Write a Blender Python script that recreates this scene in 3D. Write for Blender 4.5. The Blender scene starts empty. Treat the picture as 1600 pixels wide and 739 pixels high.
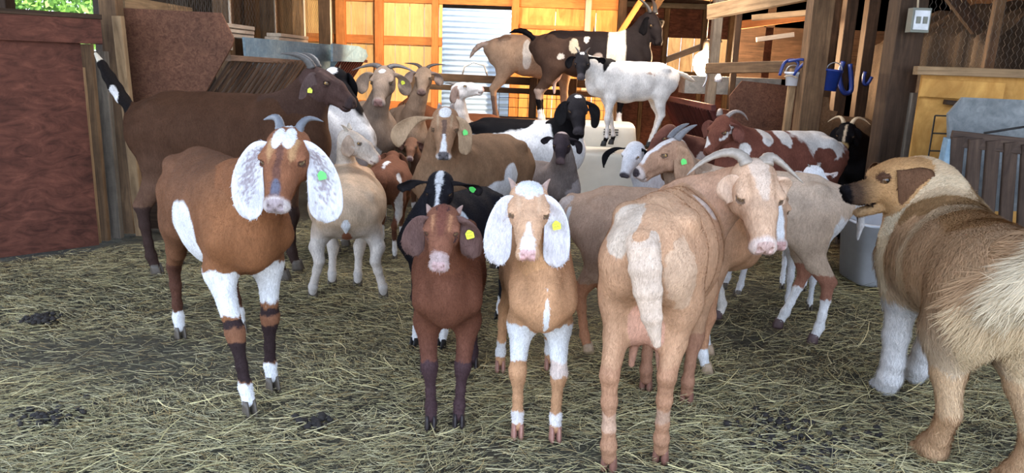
import bpy, math, random
import numpy as np
from mathutils import Matrix, Vector
PI = math.pi
SC = bpy.context.scene
COL = SC.collection
# ------------------------------------------------------------------ camera
FPX, CAMH, PITCH, ROLL = 1156.0, 1.20, math.radians(13), math.radians(2)
_f = np.array([0, math.cos(PITCH), -math.sin(PITCH)]); _r0 = np.array([1, 0, 0.]); _u0 = np.array([0, math.sin(PITCH), math.cos(PITCH)])
_r = _r0*math.cos(ROLL)+_u0*math.sin(ROLL); _u = _u0*math.cos(ROLL)-_r0*math.sin(ROLL); _C = np.array([0, 0, CAMH])
cd = bpy.data.cameras.new('camera'); cam = bpy.data.objects.new('camera', cd); COL.objects.link(cam)
cd.sensor_width = 36; cd.lens = FPX/1600*36; cd.clip_start = .05; cd.clip_end = 300
cam.matrix_world = Matrix(((_r[0], _u[0], -_f[0], 0), (_r[1], _u[1], -_f[1], 0), (_r[2], _u[2], -_f[2], CAMH), (0, 0, 0, 1)))
SC.camera = cam
def _ray(x, y): return _f+_r*(x-800)/FPX+_u*(369.5-y)/FPX
def G(x, y, z=0):
    d = _ray(x, y); return _C+(z-CAMH)/d[2]*d
def D(x, y, Y):
    d = _ray(x, y); return _C+Y/d[1]*d
# ------------------------------------------------------------------ sky, sun, exposure
W = bpy.data.worlds.new('sky'); SC.world = W; W.use_nodes = True
_n = W.node_tree.nodes; _l = W.node_tree.links; _bg = _n['Background']
_tc = _n.new('ShaderNodeTexCoord'); _sx = _n.new('ShaderNodeSeparateXYZ'); _cr = _n.new('ShaderNodeValToRGB')
_l.new(_tc.outputs['Generated'], _sx.inputs[0]); _l.new(_sx.outputs['Z'], _cr.inputs[0]); _l.new(_cr.outputs[0], _bg.inputs[0])
_cr.color_ramp.elements[0].position = 0.0; _cr.color_ramp.elements[0].color = (.84, .90, 1.0, 1)
_cr.color_ramp.elements[1].position = .6; _cr.color_ramp.elements[1].color = (.50, .68, 1.0, 1)
_bg.inputs[1].default_value = 3.1
sd_ = bpy.data.lights.new('sun', 'SUN'); sd_.energy = 9.0; sd_.angle = .01; sd_.color = (1, .93, .82)
sun = bpy.data.objects.new('sun', sd_); COL.objects.link(sun)
sun.rotation_euler = Vector((-.85, .17, -.62)).to_track_quat('-Z', 'Y').to_euler()
def lamp_spot(name, loc, to, power, col, size, blend=.6, rad=.15):
    d = bpy.data.lights.new(name, 'SPOT'); d.energy = power; d.color = col; d.spot_size = math.radians(size); d.spot_blend = blend; d.shadow_soft_size = rad
    o = bpy.data.objects.new(name, d); COL.objects.link(o); o.location = loc; o.rotation_euler = (Vector(to)-Vector(loc)).to_track_quat('-Z', 'Y').to_euler(); return o
lamp_spot('back_wall_fill', (-.9, 7.6, 2.35), (-1.3, 10.5, 1.4), 400, (1, .82, .58), 110)  # added warm fill without a fixture, stands in for sun on the back wall
lamp_spot('back_wall_fill', (1.0, 8.3, 2.2), (.7, 10.5, 1.3), 200, (1, .62, .32), 120)  # second added warm fill, brightens the orange boards
def lamp_area(name, loc, sx, sy, power, col):
    d = bpy.data.lights.new(name, 'AREA'); d.shape = 'RECTANGLE'; d.size = sx; d.size_y = sy; d.energy = power; d.color = col
    o = bpy.data.objects.new(name, d); COL.objects.link(o); o.location = loc; return o
lamp_area('overhead_fill', (-.6, 5.0, 2.52), 1.5, .5, 38, (.95, .95, 1.0))  # added overhead fill with no fixture, lifts the goats farther back
lamp_area('overhead_fill', (1.3, 6.4, 2.42), 1.4, .5, 55, (1, .86, .74))  # another added fill, brightens the back right of the pen
SC.view_settings.view_transform = 'Standard'; SC.view_settings.look = 'None'; SC.view_settings.gamma = 1.0; SC.view_settings.use_curve_mapping = False
SC.view_settings.exposure = .55
# ------------------------------------------------------------------ materials
M = {}
def nodes(name):
    m = bpy.data.materials.new(name); m.use_nodes = True; nt = m.node_tree; return m, nt, nt.nodes['Principled BSDF']
def N(nt, t, **kw):
    n = nt.nodes.new(t)
    for k, v in kw.items():
        if k in n.inputs: n.inputs[k].default_value = v
        else: setattr(n, k, v)
    return n
def ramp(nt, src, stops):
    r = nt.nodes.new('ShaderNodeValToRGB'); e = r.color_ramp.elements
    while len(e) < len(stops): e.new(.5)
    for i, (p, c) in enumerate(stops): e[i].position = p; e[i].color = (*c, 1)
    nt.links.new(src, r.inputs[0]); return r
def mixn(nt, a, b, fac, mode='MIX'):
    x = nt.nodes.new('ShaderNodeMix'); x.data_type = 'RGBA'; x.blend_type = mode
    for s, v in ((0, fac), (6, a), (7, b)):
        if hasattr(v, 'node'): nt.links.new(v, x.inputs[s])
        else: x.inputs[s].default_value = v if s == 0 else (*v, 1)
    return x.outputs[2]
def wood(name, c0, c1, c2=None, sc=(1.2, 14, 14), rough=.75, grime=.35, bump=.25, coord='Object', distort=1.5):
    m, nt, b = nodes(name); tc = N(nt, 'ShaderNodeTexCoord'); oi = N(nt, 'ShaderNodeObjectInfo')
    mp = N(nt, 'ShaderNodeMapping'); mp.inputs['Scale'].default_value = sc
    ad = N(nt, 'ShaderNodeVectorMath', operation='MULTIPLY_ADD'); nt.links.new(tc.outputs[coord], ad.inputs[0]); ad.inputs[1].default_value = (1, 1, 1)
    cx = N(nt, 'ShaderNodeVectorMath', operation='SCALE'); cx.inputs[0].default_value = (7, 3, 5); nt.links.new(oi.outputs['Random'], cx.inputs['Scale']); nt.links.new(cx.outputs[0], ad.inputs[2])
    nt.links.new(ad.outputs[0], mp.inputs[0])
    n1 = N(nt, 'ShaderNodeTexNoise', Scale=1.6, Detail=8, Roughness=.62, Distortion=distort); nt.links.new(mp.outputs[0], n1.inputs['Vector'])
    n2 = N(nt, 'ShaderNodeTexNoise', Scale=3.0, Detail=5, Roughness=.7); nt.links.new(ad.outputs[0], n2.inputs['Vector'])
    r1 = ramp(nt, n1.outputs[0], [(.3, c0), (.52, c2 or tuple((a+b_)/2 for a, b_ in zip(c0, c1))), (.72, c1)])
    r2 = ramp(nt, n2.outputs[0], [(.35, (1-grime,)*3), (.65, (1, 1, 1))])
    o = mixn(nt, r1.outputs[0], r2.outputs[0], 1.0, 'MULTIPLY'); nt.links.new(o, b.inputs['Base Color'])
    b.inputs['Roughness'].default_value = rough; b.inputs['Specular IOR Level'].default_value = .25
    bp = N(nt, 'ShaderNodeBump', Strength=bump, Distance=.004); nt.links.new(n1.outputs[0], bp.inputs['Height']); nt.links.new(bp.outputs[0], b.inputs['Normal'])
    M[name] = m; return m
wood('barn_red', (.060, .020, .013), (.21, .075, .048), sc=(3.5, 3.5, 8), grime=.45, distort=2)
wood('osb', (.095, .038, .022), (.25, .115, .066), sc=(24, 24, 24), grime=.4, distort=1.2)
wood('osb_tan', (.16, .085, .04), (.34, .20, .10), sc=(24, 24, 24), grime=.3, distort=1.2)
wood('post', (.085, .048, .026), (.27, .165, .085), grime=.4)
wood('post_pale', (.20, .125, .065), (.46, .31, .17), grime=.3)
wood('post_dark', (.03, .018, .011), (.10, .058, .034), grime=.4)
wood('post_grey', (.10, .082, .065), (.26, .22, .17), grime=.4)
wood('pale_board', (.42, .33, .25), (.72, .60, .46), grime=.2)
wood('slat_dark', (.035, .022, .017), (.12, .078, .055), grime=.35)
wood('slat_mid', (.075, .045, .030), (.26, .165, .11), grime=.35)
wood('slat_red', (.060, .018, .018), (.15, .050, .045), grime=.3)
wood('orange_board', (.50, .20, .055), (.80, .42, .13), sc=(6, 6, 1.2), grime=.2, bump=.15)
wood('ply_yellow', (.50, .24, .055), (.72, .40, .11), sc=(3, 3, 1.5), grime=.25, bump=.12, distort=3)
wood('girt', (.40, .13, .035), (.62, .25, .075), grime=.25)
wood('siding', (.62, .37, .15), (.85, .57, .25), sc=(9, 9, 1.0), grime=.15, bump=.15)
wood('blue_grey', (.16, .27, .36), (.32, .44, .52), sc=(14, 14, 14), grime=.3, distort=.8)  # plywood tone with the blue of sky light mixed in
wood('grey_paint', (.16, .18, .19), (.30, .32, .32), sc=(14, 14, 14), grime=.3, distort=.6)
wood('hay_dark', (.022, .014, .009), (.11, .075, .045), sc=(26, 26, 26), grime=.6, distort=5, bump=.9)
def plain(name, col, rough=.5, metal=0, emit=None, es=1, var=.15, sc=14, alpha=None, bump=0):
    m, nt, b = nodes(name); tc = N(nt, 'ShaderNodeTexCoord'); n1 = N(nt, 'ShaderNodeTexNoise', Scale=sc, Detail=5, Roughness=.6); nt.links.new(tc.outputs['Object'], n1.inputs['Vector'])
    r = ramp(nt, n1.outputs[0], [(.3, tuple(c*(1-var) for c in col)), (.7, tuple(min(c*(1+var), 1) for c in col))]); nt.links.new(r.outputs[0], b.inputs['Base Color'])
    b.inputs['Roughness'].default_value = rough; b.inputs['Metallic'].default_value = metal
    if bump:
        bp = N(nt, 'ShaderNodeBump', Strength=bump, Distance=.003); nt.links.new(n1.outputs[0], bp.inputs['Height']); nt.links.new(bp.outputs[0], b.inputs['Normal'])
    if emit: b.inputs['Emission Color'].default_value = (*emit, 1); b.inputs['Emission Strength'].default_value = es
    M[name] = m; return m
plain('wire', (.10, .085, .07), .5, .6); plain('dark_wire', (.02, .018, .016), .5, .3)
plain('tag_yellow', (.80, .86, .06), .4, var=.05); plain('tag_green', (.12, .72, .14), .4, var=.05); plain('ink', (.14, .16, .03), .5)
plain('crate_cream', (.50, .49, .43), .45, var=.1, sc=5); plain('crate_navy', (.012, .03, .075), .45); plain('black', (.008, .008, .010), .6)
plain('blue_plastic', (.012, .035, .20), .35); plain('white_plastic', (.72, .76, .82), .3, var=.06); plain('galv', (.42, .44, .46), .4, .5, var=.2)
plain('tin_roof', (.16, .10, .085), .5, .4, var=.3); plain('lamp_glass', (1, .95, .8), .3, emit=(1, .80, .50), es=45)
plain('silo', (.50, .56, .60), .45, .35, var=.12, sc=3); plain('leaf', (.16, .32, .05), .6, var=.5, sc=4); plain('bark', (.09, .06, .04), .9)
plain('box_grey', (.16, .17, .14), .5, .3); plain('rope', (.45, .36, .25), .8); plain('manure', (.018, .013, .010), .8, var=.4, bump=.8, sc=40)
# coat: painted colours with fur streaks
m, nt, b = nodes('coat'); va = N(nt, 'ShaderNodeVertexColor'); va.layer_name = 'coat'; tc = N(nt, 'ShaderNodeTexCoord')
mp = N(nt, 'ShaderNodeMapping'); mp.inputs['Scale'].default_value = (150, 150, 42); nt.links.new(tc.outputs['Object'], mp.inputs[0])
n1 = N(nt, 'ShaderNodeTexNoise', Scale=1.0, Detail=4, Roughness=.65, Distortion=1.0); nt.links.new(mp.outputs[0], n1.inputs['Vector'])
n2 = N(nt, 'ShaderNodeTexNoise', Scale=16, Detail=3); nt.links.new(tc.outputs['Object'], n2.inputs['Vector'])
r1 = ramp(nt, n1.outputs[0], [(.28, (.72, .70, .68)), (.72, (1.2, 1.2, 1.2))]); r2 = ramp(nt, n2.outputs[0], [(.3, (.84, .84, .84)), (.7, (1.1, 1.1, 1.1))])
o = mixn(nt, va.outputs[0], r1.outputs[0], 1.0, 'MULTIPLY'); o = mixn(nt, o, r2.outputs[0], 1.0, 'MULTIPLY'); nt.links.new(o, b.inputs['Base Color'])
b.inputs['Roughness'].default_value = .7; b.inputs['Specular IOR Level'].default_value = .06; b.inputs['Sheen Weight'].default_value = 0
bp = N(nt, 'ShaderNodeBump', Strength=.45, Distance=.004); nt.links.new(n1.outputs[0], bp.inputs['Height']); nt.links.new(bp.outputs[0], b.inputs['Normal']); M['coat'] = m
def vc(name, rough, spec=.5, bumpsc=0, bs=.3):
    m, nt, b = nodes(name); va = N(nt, 'ShaderNodeVertexColor'); va.layer_name = 'coat'; tc = N(nt, 'ShaderNodeTexCoord')
    n1 = N(nt, 'ShaderNodeTexNoise', Scale=bumpsc or 60, Detail=4); nt.links.new(tc.outputs['Object'], n1.inputs['Vector'])
    r = ramp(nt, n1.outputs[0], [(.3, (.8, .8, .8)), (.7, (1.1, 1.1, 1.1))]); nt.links.new(mixn(nt, va.outputs[0], r.outputs[0], 1.0 if bumpsc else 0.0, 'MULTIPLY'), b.inputs['Base Color'])
    b.inputs['Roughness'].default_value = rough; b.inputs['Specular IOR Level'].default_value = spec
    if bumpsc:
        bp = N(nt, 'ShaderNodeBump', Strength=bs, Distance=.002); nt.links.new(n1.outputs[0], bp.inputs['Height']); nt.links.new(bp.outputs[0], b.inputs['Normal'])
    M[name] = m
vc('horn', .45, .4, 90); vc('eye', .06, .6); vc('straw', .65, .3); vc('fur', .85, .03)
# ground under the bedding
m, nt, b = nodes('ground'); tc = N(nt, 'ShaderNodeTexCoord')
n1 = N(nt, 'ShaderNodeTexNoise', Scale=1.3, Detail=6, Roughness=.6); nt.links.new(tc.outputs['Object'], n1.inputs['Vector'])
mp = N(nt, 'ShaderNodeMapping'); mp.inputs['Scale'].default_value = (18, 60, 30); mp.inputs['Rotation'].default_value = (0, 0, .5); nt.links.new(tc.outputs['Object'], mp.inputs[0])
n2 = N(nt, 'ShaderNodeTexNoise', Scale=1.0, Detail=7, Roughness=.75, Distortion=2.5); nt.links.new(mp.outputs[0], n2.inputs['Vector'])
r1 = ramp(nt, n1.outputs[0], [(.35, (.55, .50, .45)), (.62, (1, 1, 1))]); r2 = ramp(nt, n2.outputs[0], [(.30, (.030, .026, .016)), (.5, (.10, .088, .052)), (.7, (.22, .19, .11))])
nt.links.new(mixn(nt, r2.outputs[0], r1.outputs[0], 1.0, 'MULTIPLY'), b.inputs['Base Color']); b.inputs['Roughness'].default_value = .9
bp = N(nt, 'ShaderNodeBump', Strength=.9, Distance=.02); nt.links.new(n2.outputs[0], bp.inputs['Height']); nt.links.new(bp.outputs[0], b.inputs['Normal']); M['ground'] = m
# ------------------------------------------------------------------ animal bodies: signed distance fields turned into one continuous mesh
def V(*a): return np.array(a, dtype=np.float64)
def nrm(v):
    v = np.asarray(v, float); return v/max(np.linalg.norm(v), 1e-9)
def _hash(i, j, k):
    n = (i*73856093) ^ (j*19349663) ^ (k*83492791)
    n = (n ^ (n >> 13))*1274126177 & 0x7fffffff
    return ((n ^ (n >> 16)) & 0xffff)/65535.0
def vnoise(P, f=1.0, seed=0):
    Q = np.asarray(P)*f + seed*17.31 + 100
    I = np.floor(Q).astype(np.int64); T = Q-I; T = T*T*(3-2*T); r = 0
    for a in (0, 1):
        for b in (0, 1):
            for c in (0, 1):
                w = (T[:, 0] if a else 1-T[:, 0])*(T[:, 1] if b else 1-T[:, 1])*(T[:, 2] if c else 1-T[:, 2])
                r = r + w*_hash(I[:, 0]+a, I[:, 1]+b, I[:, 2]+c)
    return r
def fnoise(P, f, seed=0):
    return vnoise(P, f, seed)*.55 + vnoise(P, f*2.1, seed+3)*.3 + vnoise(P, f*4.3, seed+7)*.15 - .5

class Prim:
    # an elliptical tapered limb from a to b; radii (side, up) at each end
    def __init__(s, a, b, ra, rb, up=(0, 0, 1), k=.02, tag='', op=1):
        s.a = np.asarray(a, float); s.b = np.asarray(b, float); s.ra = np.asarray(ra, float); s.rb = np.asarray(rb, float)
        d = s.b-s.a; L = np.linalg.norm(d); s.L2 = max(L*L, 1e-12)
        s.w = d/L if L > 1e-6 else V(1, 0, 0)
        u = np.asarray(up, float); u = u-s.w*(u@s.w)
        if np.linalg.norm(u) < 1e-3: u = V(1, 0, 0)-s.w*s.w[0]
        s.u = nrm(u); s.v = np.cross(s.w, s.u); s.k = k; s.tag = tag; s.op = op
        m = max(s.ra.max(), s.rb.max())+abs(k)+.012
        s.lo = np.minimum(s.a, s.b)-m; s.hi = np.maximum(s.a, s.b)+m
    def d(s, X, Y, Z):
        dx, dy, dz = X-s.a[0], Y-s.a[1], Z-s.a[2]
        ab = s.b-s.a
        t = np.clip((dx*ab[0]+dy*ab[1]+dz*ab[2])/s.L2, 0, 1)
        qx, qy, qz = dx-t*ab[0], dy-t*ab[1], dz-t*ab[2]
        ww = qx*s.w[0]+qy*s.w[1]+qz*s.w[2]; vv = qx*s.v[0]+qy*s.v[1]+qz*s.v[2]; uu = qx*s.u[0]+qy*s.u[1]+qz*s.u[2]
        rs = s.ra[0]+(s.rb[0]-s.ra[0])*t; ru = s.ra[1]+(s.rb[1]-s.ra[1])*t; rw = np.minimum(rs, ru)
        a, b, c = vv/rs, uu/ru, ww/rw
        k0 = np.sqrt(a*a+b*b+c*c)+1e-9; k1 = np.sqrt((a/rs)**2+(b/ru)**2+(c/rw)**2)+1e-9
        return k0*(k0-1)/k1
class Ell:
    def __init__(s, c, r, R=None, k=.02, tag='', op=1):
        s.c = np.asarray(c, float); s.r = np.asarray(r, float); s.R = np.eye(3) if R is None else R; s.k = k; s.tag = tag; s.op = op
        m = s.r.max()+abs(k)+.012; s.lo = s.c-m; s.hi = s.c+m
    def d(s, X, Y, Z):
        dx, dy, dz = X-s.c[0], Y-s.c[1], Z-s.c[2]; R = s.R; r = s.r
        a = (dx*R[0, 0]+dy*R[1, 0]+dz*R[2, 0])/r[0]; b = (dx*R[0, 1]+dy*R[1, 1]+dz*R[2, 1])/r[1]; c = (dx*R[0, 2]+dy*R[1, 2]+dz*R[2, 2])/r[2]
        k0 = np.sqrt(a*a+b*b+c*c)+1e-9; k1 = np.sqrt((a/r[0])**2+(b/r[1])**2+(c/r[2])**2)+1e-9
        return k0*(k0-1)/k1

def field(prims, h):
    lo = np.min([p.lo for p in prims if p.op > 0], 0)-h; hi = np.max([p.hi for p in prims if p.op > 0], 0)+h
    n = np.ceil((hi-lo)/h).astype(int)+1
    ax = [(lo[i]+h*np.arange(n[i])).astype(np.float32) for i in range(3)]
    F = np.full(n, .05, np.float32)
    for p in prims:
        i0 = np.maximum(np.floor((p.lo-lo)/h).astype(int), 0); i1 = np.minimum(np.ceil((p.hi-lo)/h).astype(int)+1, n)
        if (i1 <= i0).any(): continue
        sl = tuple(slice(i0[i], i1[i]) for i in range(3))
        X = ax[0][sl[0]][:, None, None]; Y = ax[1][sl[1]][None, :, None]; Z = ax[2][sl[2]][None, None, :]
        d = p.d(X, Y, Z).astype(np.float32); G = F[sl]
        if p.op > 0:
            hh = np.maximum(p.k-np.abs(G-d), 0)/p.k
            F[sl] = np.minimum(G, d)-hh*hh*p.k*.25
        else:
            hh = np.maximum(p.k-np.abs(G+d), 0)/p.k
            F[sl] = np.maximum(G, -d)+hh*hh*p.k*.25
    return F, lo
def surface_nets(F, lo, h):
    s = F < 0
    c = np.zeros(np.array(F.shape)-1, np.int8)
    offs = [(a, b, e) for a in (0, 1) for b in (0, 1) for e in (0, 1)]
    nx, ny, nz = c.shape
    for a, b, e in offs: c += s[a:a+nx, b:b+ny, e:e+nz]
    act = np.argwhere((c > 0) & (c < 8)); M = len(act)
    idx = np.full(c.shape, -1, np.int64); idx[act[:, 0], act[:, 1], act[:, 2]] = np.arange(M)
    val = {o: F[act[:, 0]+o[0], act[:, 1]+o[1], act[:, 2]+o[2]].astype(float) for o in offs}
    acc = np.zeros((M, 3)); cnt = np.zeros(M)
    for o in offs:
        for axi in range(3):
            if o[axi]: continue
            q = list(o); q[axi] = 1; q = tuple(q)
            f0, f1 = val[o], val[q]; m = (f0 < 0) != (f1 < 0)
            t = np.where(m, f0/np.where(np.abs(f0-f1) < 1e-12, 1, f0-f1), 0)
            p = np.tile(np.array(o, float), (M, 1)); p[:, axi] += t
            acc += p*m[:, None]; cnt += m
    vert = lo+h*(act+acc/cnt[:, None])
    faces = []
    for axi in range(3):
        b, e = (axi+1) % 3, (axi+2) % 3
        sl0 = [slice(None)]*3; sl1 = [slice(None)]*3; sl0[axi] = slice(0, -1); sl1[axi] = slice(1, None)
        s0, s1 = s[tuple(sl0)], s[tuple(sl1)]
        E = np.argwhere(s0 != s1)
        E = E[(E[:, b] > 0) & (E[:, e] > 0) & (E[:, b] < F.shape[b]-1) & (E[:, e] < F.shape[e]-1)]
        ins = s0[E[:, 0], E[:, 1], E[:, 2]]
        def cell(db, de):
            q = E.copy(); q[:, b] -= db; q[:, e] -= de; return idx[q[:, 0], q[:, 1], q[:, 2]]
        q = np.stack([cell(1, 1), cell(0, 1), cell(0, 0), cell(1, 0)], 1)
        q[~ins] = q[~ins][:, ::-1]; faces.append(q)
    return vert, np.concatenate(faces)
def classify(prims, P):
    best = np.full(len(P), 9.0); tg = np.zeros(len(P), int)
    tags = sorted({p.tag for p in prims}); ti = {t: i for i, t in enumerate(tags)}
    for p in prims:
        if p.op < 0: continue
        m = np.where(((P > p.lo) & (P < p.hi)).all(1))[0]
        if len(m) == 0: continue
        d = p.d(P[m, 0], P[m, 1], P[m, 2]); b = d < best[m]
        best[m[b]] = d[b]; tg[m[b]] = ti[p.tag]
    return {t: tg == i for t, i in ti.items()}

def np_mesh(name, verts, quads, cols=None, mat=None, smooth=True):
    me = bpy.data.meshes.new(name)
    verts = np.asarray(verts, np.float32); quads = np.asarray(quads, np.int32)
    me.vertices.add(len(verts)); me.vertices.foreach_set('co', verts.ravel())
    k = quads.shape[1]
    me.loops.add(quads.size); me.loops.foreach_set('vertex_index', quads.ravel())
    me.polygons.add(len(quads)); me.polygons.foreach_set('loop_start', np.arange(0, quads.size, k, dtype=np.int32))
    me.update(calc_edges=True)
    me.polygons.foreach_set('use_smooth', np.full(len(quads), smooth))
    if cols is not None:
        at = me.color_attributes.new('coat', 'FLOAT_COLOR', 'POINT')
        c4 = np.ones((len(verts), 4), np.float32); c4[:, :3] = cols; at.data.foreach_set('color', c4.ravel())
    if mat: me.materials.append(mat)
    me.validate(); me.update()
    return me

def bez(ps, n):
    ps = np.asarray(ps, float); t = np.linspace(0, 1, n)[:, None]
    while len(ps) < 3: ps = np.vstack([ps, ps[-1]])
    if len(ps) == 3: return (1-t)**2*ps[0]+2*t*(1-t)*ps[1]+t*t*ps[2]
    if len(ps) == 4: return (1-t)**3*ps[0]+3*t*(1-t)**2*ps[1]+3*t*t*(1-t)*ps[2]+t**3*ps[3]
    # Catmull-Rom through more points
    m = len(ps)-1; out = []
    for x in np.linspace(0, m-1e-6, n):
        i = int(x); f = x-i; g = lambda j: ps[min(max(j, 0), m)]
        out.append(.5*(2*g(i)+(g(i+1)-g(i-1))*f+(2*g(i-1)-5*g(i)+4*g(i+1)-g(i+2))*f*f+(3*g(i)-g(i-1)-3*g(i+1)+g(i+2))*f**3))
    return np.array(out)
def tube(path, radii, seg=12, flat=1.0, side=None):
    # closed lofted tube along a path; returns verts, quads (ends closed by shrinking rings)
    path = np.asarray(path); n = len(path); T = np.gradient(path, axis=0); T /= np.linalg.norm(T, axis=1)[:, None]+1e-9
    u = V(0, 0, 1) if side is None else np.asarray(side, float)
    if abs(T[0]@nrm(u)) > .95: u = V(1, 0, 0)
    vs = []
    for i in range(n):
        u = nrm(u-T[i]*(u@T[i])); w = np.cross(T[i], u)
        for j in range(seg):
            a = 2*PI*j/seg; vs.append(path[i]+radii[i]*(np.cos(a)*u+np.sin(a)*w*flat))
    q = [(i*seg+j, i*seg+(j+1) % seg, (i+1)*seg+(j+1) % seg, (i+1)*seg+j) for i in range(n-1) for j in range(seg)]
    vs = np.array(vs)
    c0 = vs[:seg].mean(0); c1 = vs[-seg:].mean(0)
    k = len(vs); vs = np.vstack([vs, c0+(vs[:seg]-c0)*.02, c1+(vs[-seg:]-c1)*.02])
    q += [(k+j, k+(j+1) % seg, (j+1) % seg, j) for j in range(seg)]
    m = (n-1)*seg
    q += [(m+j, m+(j+1) % seg, k+seg+(j+1) % seg, k+seg+j) for j in range(seg)]
    q += [(k+j, k+(seg-1-j), k+(seg-2-j), k+j+1) for j in range(seg//2-1)]
    q += [(k+seg+j+1, k+seg+(seg-2-j), k+seg+(seg-1-j), k+seg+j) for j in range(seg//2-1)]
    return vs, np.array(q)

def child(name, me, parent, loc=None, rot=None):
    o = bpy.data.objects.new(name, me); COL.objects.link(o); o.parent = parent
    if loc is not None: o.location = loc
    if rot is not None: o.matrix_local = rot
    return o
def frame_matrix(R, c, s=1.0):
    m = Matrix.Identity(4)
    for i in range(3):
        for j in range(3): m[i][j] = R[i, j]*s
        m[i][3] = c[i]
    return m

_share = {}
def hoof_mesh():
    if 'hoof' in _share: return _share['hoof']
    vs, qs, k = [], [], 0
    for s in (-1, 1):     # two claws, toe forward (+x)
        rings = [(0, 1.0), (.012, 1.0), (.034, .86), (.05, .72)]; seg = 12; vv = []
        for z, f in rings:
            for j in range(seg):
                a = 2*PI*j/seg; cx, cy = math.cos(a), math.sin(a)
                x = (.030 if cx > 0 else .020)*cx*f+.006*(1-z/.05); y = .0115*cy*f*(1-.35*max(cx, 0))+s*.0125
                vv.append((x, y, z))
        q = [(i*seg+j, i*seg+(j+1) % seg, (i+1)*seg+(j+1) % seg, (i+1)*seg+j) for i in range(3) for j in range(seg)]
        q += [(j, seg-1-j, seg-2-j, j+1) for j in range(seg//2-1)]
        q += [(36+j+1, 36+seg-2-j, 36+seg-1-j, 36+j) for j in range(seg//2-1)]
        vs += vv; qs += [tuple(x+k for x in t) for t in q]; k += len(vv)
    _share['hoof'] = (np.array(vs), np.array(qs)); return _share['hoof']
def eye_mesh(kind):
    key = 'eye'+kind
    if key in _share: return _share[key]
    n, m = 16, 24; vs = []
    for i in range(n+1):
        th = PI*i/n
        for j in range(m): vs.append((math.sin(th)*math.cos(2*PI*j/m), math.cos(th), math.sin(th)*math.sin(2*PI*j/m)))
    q = [(i*m+j, (i+1)*m+j, (i+1)*m+(j+1) % m, i*m+(j+1) % m) for i in range(n) for j in range(m)]
    vs = np.array(vs); pupil = (np.abs(vs[:, 2]) < .26) & (np.abs(vs[:, 0]) < .62)
    iris = (vs[:, 0]**2+vs[:, 2]**2) < .72
    amber = V(.42, .24, .06) if kind == 'amber' else V(.10, .05, .02)
    c = np.where(iris[:, None], amber, V(.25, .17, .10)*.6)
    if kind == 'amber': c = np.where(pupil[:, None], V(.01, .01, .012), c)
    else: c = np.where(((vs[:, 0]**2+vs[:, 2]**2) < .2)[:, None], V(.004, .004, .004), c)
    _share[key] = np_mesh('eye', vs, q, c, M['eye']); return _share[key]

def basis(look, roll=0):
    x = nrm(look); y = nrm(np.cross(V(0, 0, 1), x)); z = np.cross(x, y); c, s = math.cos(roll), math.sin(roll)
    y2 = y*c+z*s; z2 = -y*s+z*c
    return np.stack([x, y2, z2], 1)

def ear_geo(R, o, hs, side, L, Wd, out, fwd, down, ang, gdown, cup=.35, tipw=.72):
    # a hanging leaf-shaped ear: centre line from the side of the head, then down
    f, l, u = R[:, 0], R[:, 1]*side, R[:, 2]
    dn = nrm(gdown)
    p0 = o+hs*(f*.010+l*.044+u*.020)
    p1 = p0+hs*L*(l*out*.75+f*fwd*.4+u*.10)
    p2 = p0+hs*L*(l*out+f*fwd*.8+dn*down*.5)
    p3 = p0+hs*L*(l*out*.9+f*fwd+dn*down)
    n, m = 44, 19
    C_ = bez([p0, p1, p2, p3], n); T = np.gradient(C_, axis=0); T /= np.linalg.norm(T, axis=1)[:, None]
    nv = nrm(f*math.cos(ang)+l*math.sin(ang)+dn*.0)
    t = np.linspace(0, 1, n)
    prof = np.where(t < tipw, .30+.70*np.sin(np.clip(t/tipw, 0, 1)*PI/2)**1.7, np.clip(1-np.abs((t-tipw)/(1-tipw))**2.6, 0, 1)**.5)
    prof[-1] = .12
    F_, B_, st = [], [], []
    for i in range(n):
        nn = nrm(nv-T[i]*(nv@T[i])); w = np.cross(T[i], nn)
        for j in range(m):
            s = -1+2*j/(m-1); x = s*prof[i]*Wd*hs*.5
            c = C_[i]+w*x+nn*(cup*(s*s)*prof[i]*Wd*hs*.5*(1.2-t[i]))+nn*.006*hs*math.sin(t[i]*9+s*2)
            th = .0065*hs*(1-abs(s)**3*.85)*(1-.5*t[i])
            if i == n-1: th *= .4
            F_.append(c+nn*th); B_.append(c-nn*th); st.append((t[i], s, 1.0))
    vs = np.array(F_+B_); N = n*m; q = []
    for i in range(n-1):
        for j in range(m-1):
            a, b, c, d = i*m+j, i*m+j+1, (i+1)*m+j+1, (i+1)*m+j
            q.append((a, b, c, d)); q.append((N+d, N+c, N+b, N+a))
    for i in range(n-1):
        for j in (0, m-1):
            a, b = i*m+j, (i+1)*m+j
            q.append((a, b, N+b, N+a) if j == 0 else (b, a, N+a, N+b))
    for j in range(m-1):
        a, b = (n-1)*m+j, (n-1)*m+j+1; q.append((a, b, N+b, N+a))
        a, b = j, j+1; q.append((b, a, N+a, N+b))
    st = np.array(st+[(x[0], x[1], -1.0) for x in st])
    if side < 0: pass
    mid = C_[int(n*.55)]; nn = nrm(nv-T[int(n*.55)]*(nv@T[int(n*.55)]))
    return vs, np.array(q), st, (mid+nn*.012*hs, nn, nrm(T[int(n*.55)]))

def mixc(C_, m, col):
    C_ += (np.asarray(col)-C_)*np.clip(m, 0, 1)[:, None]

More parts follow.
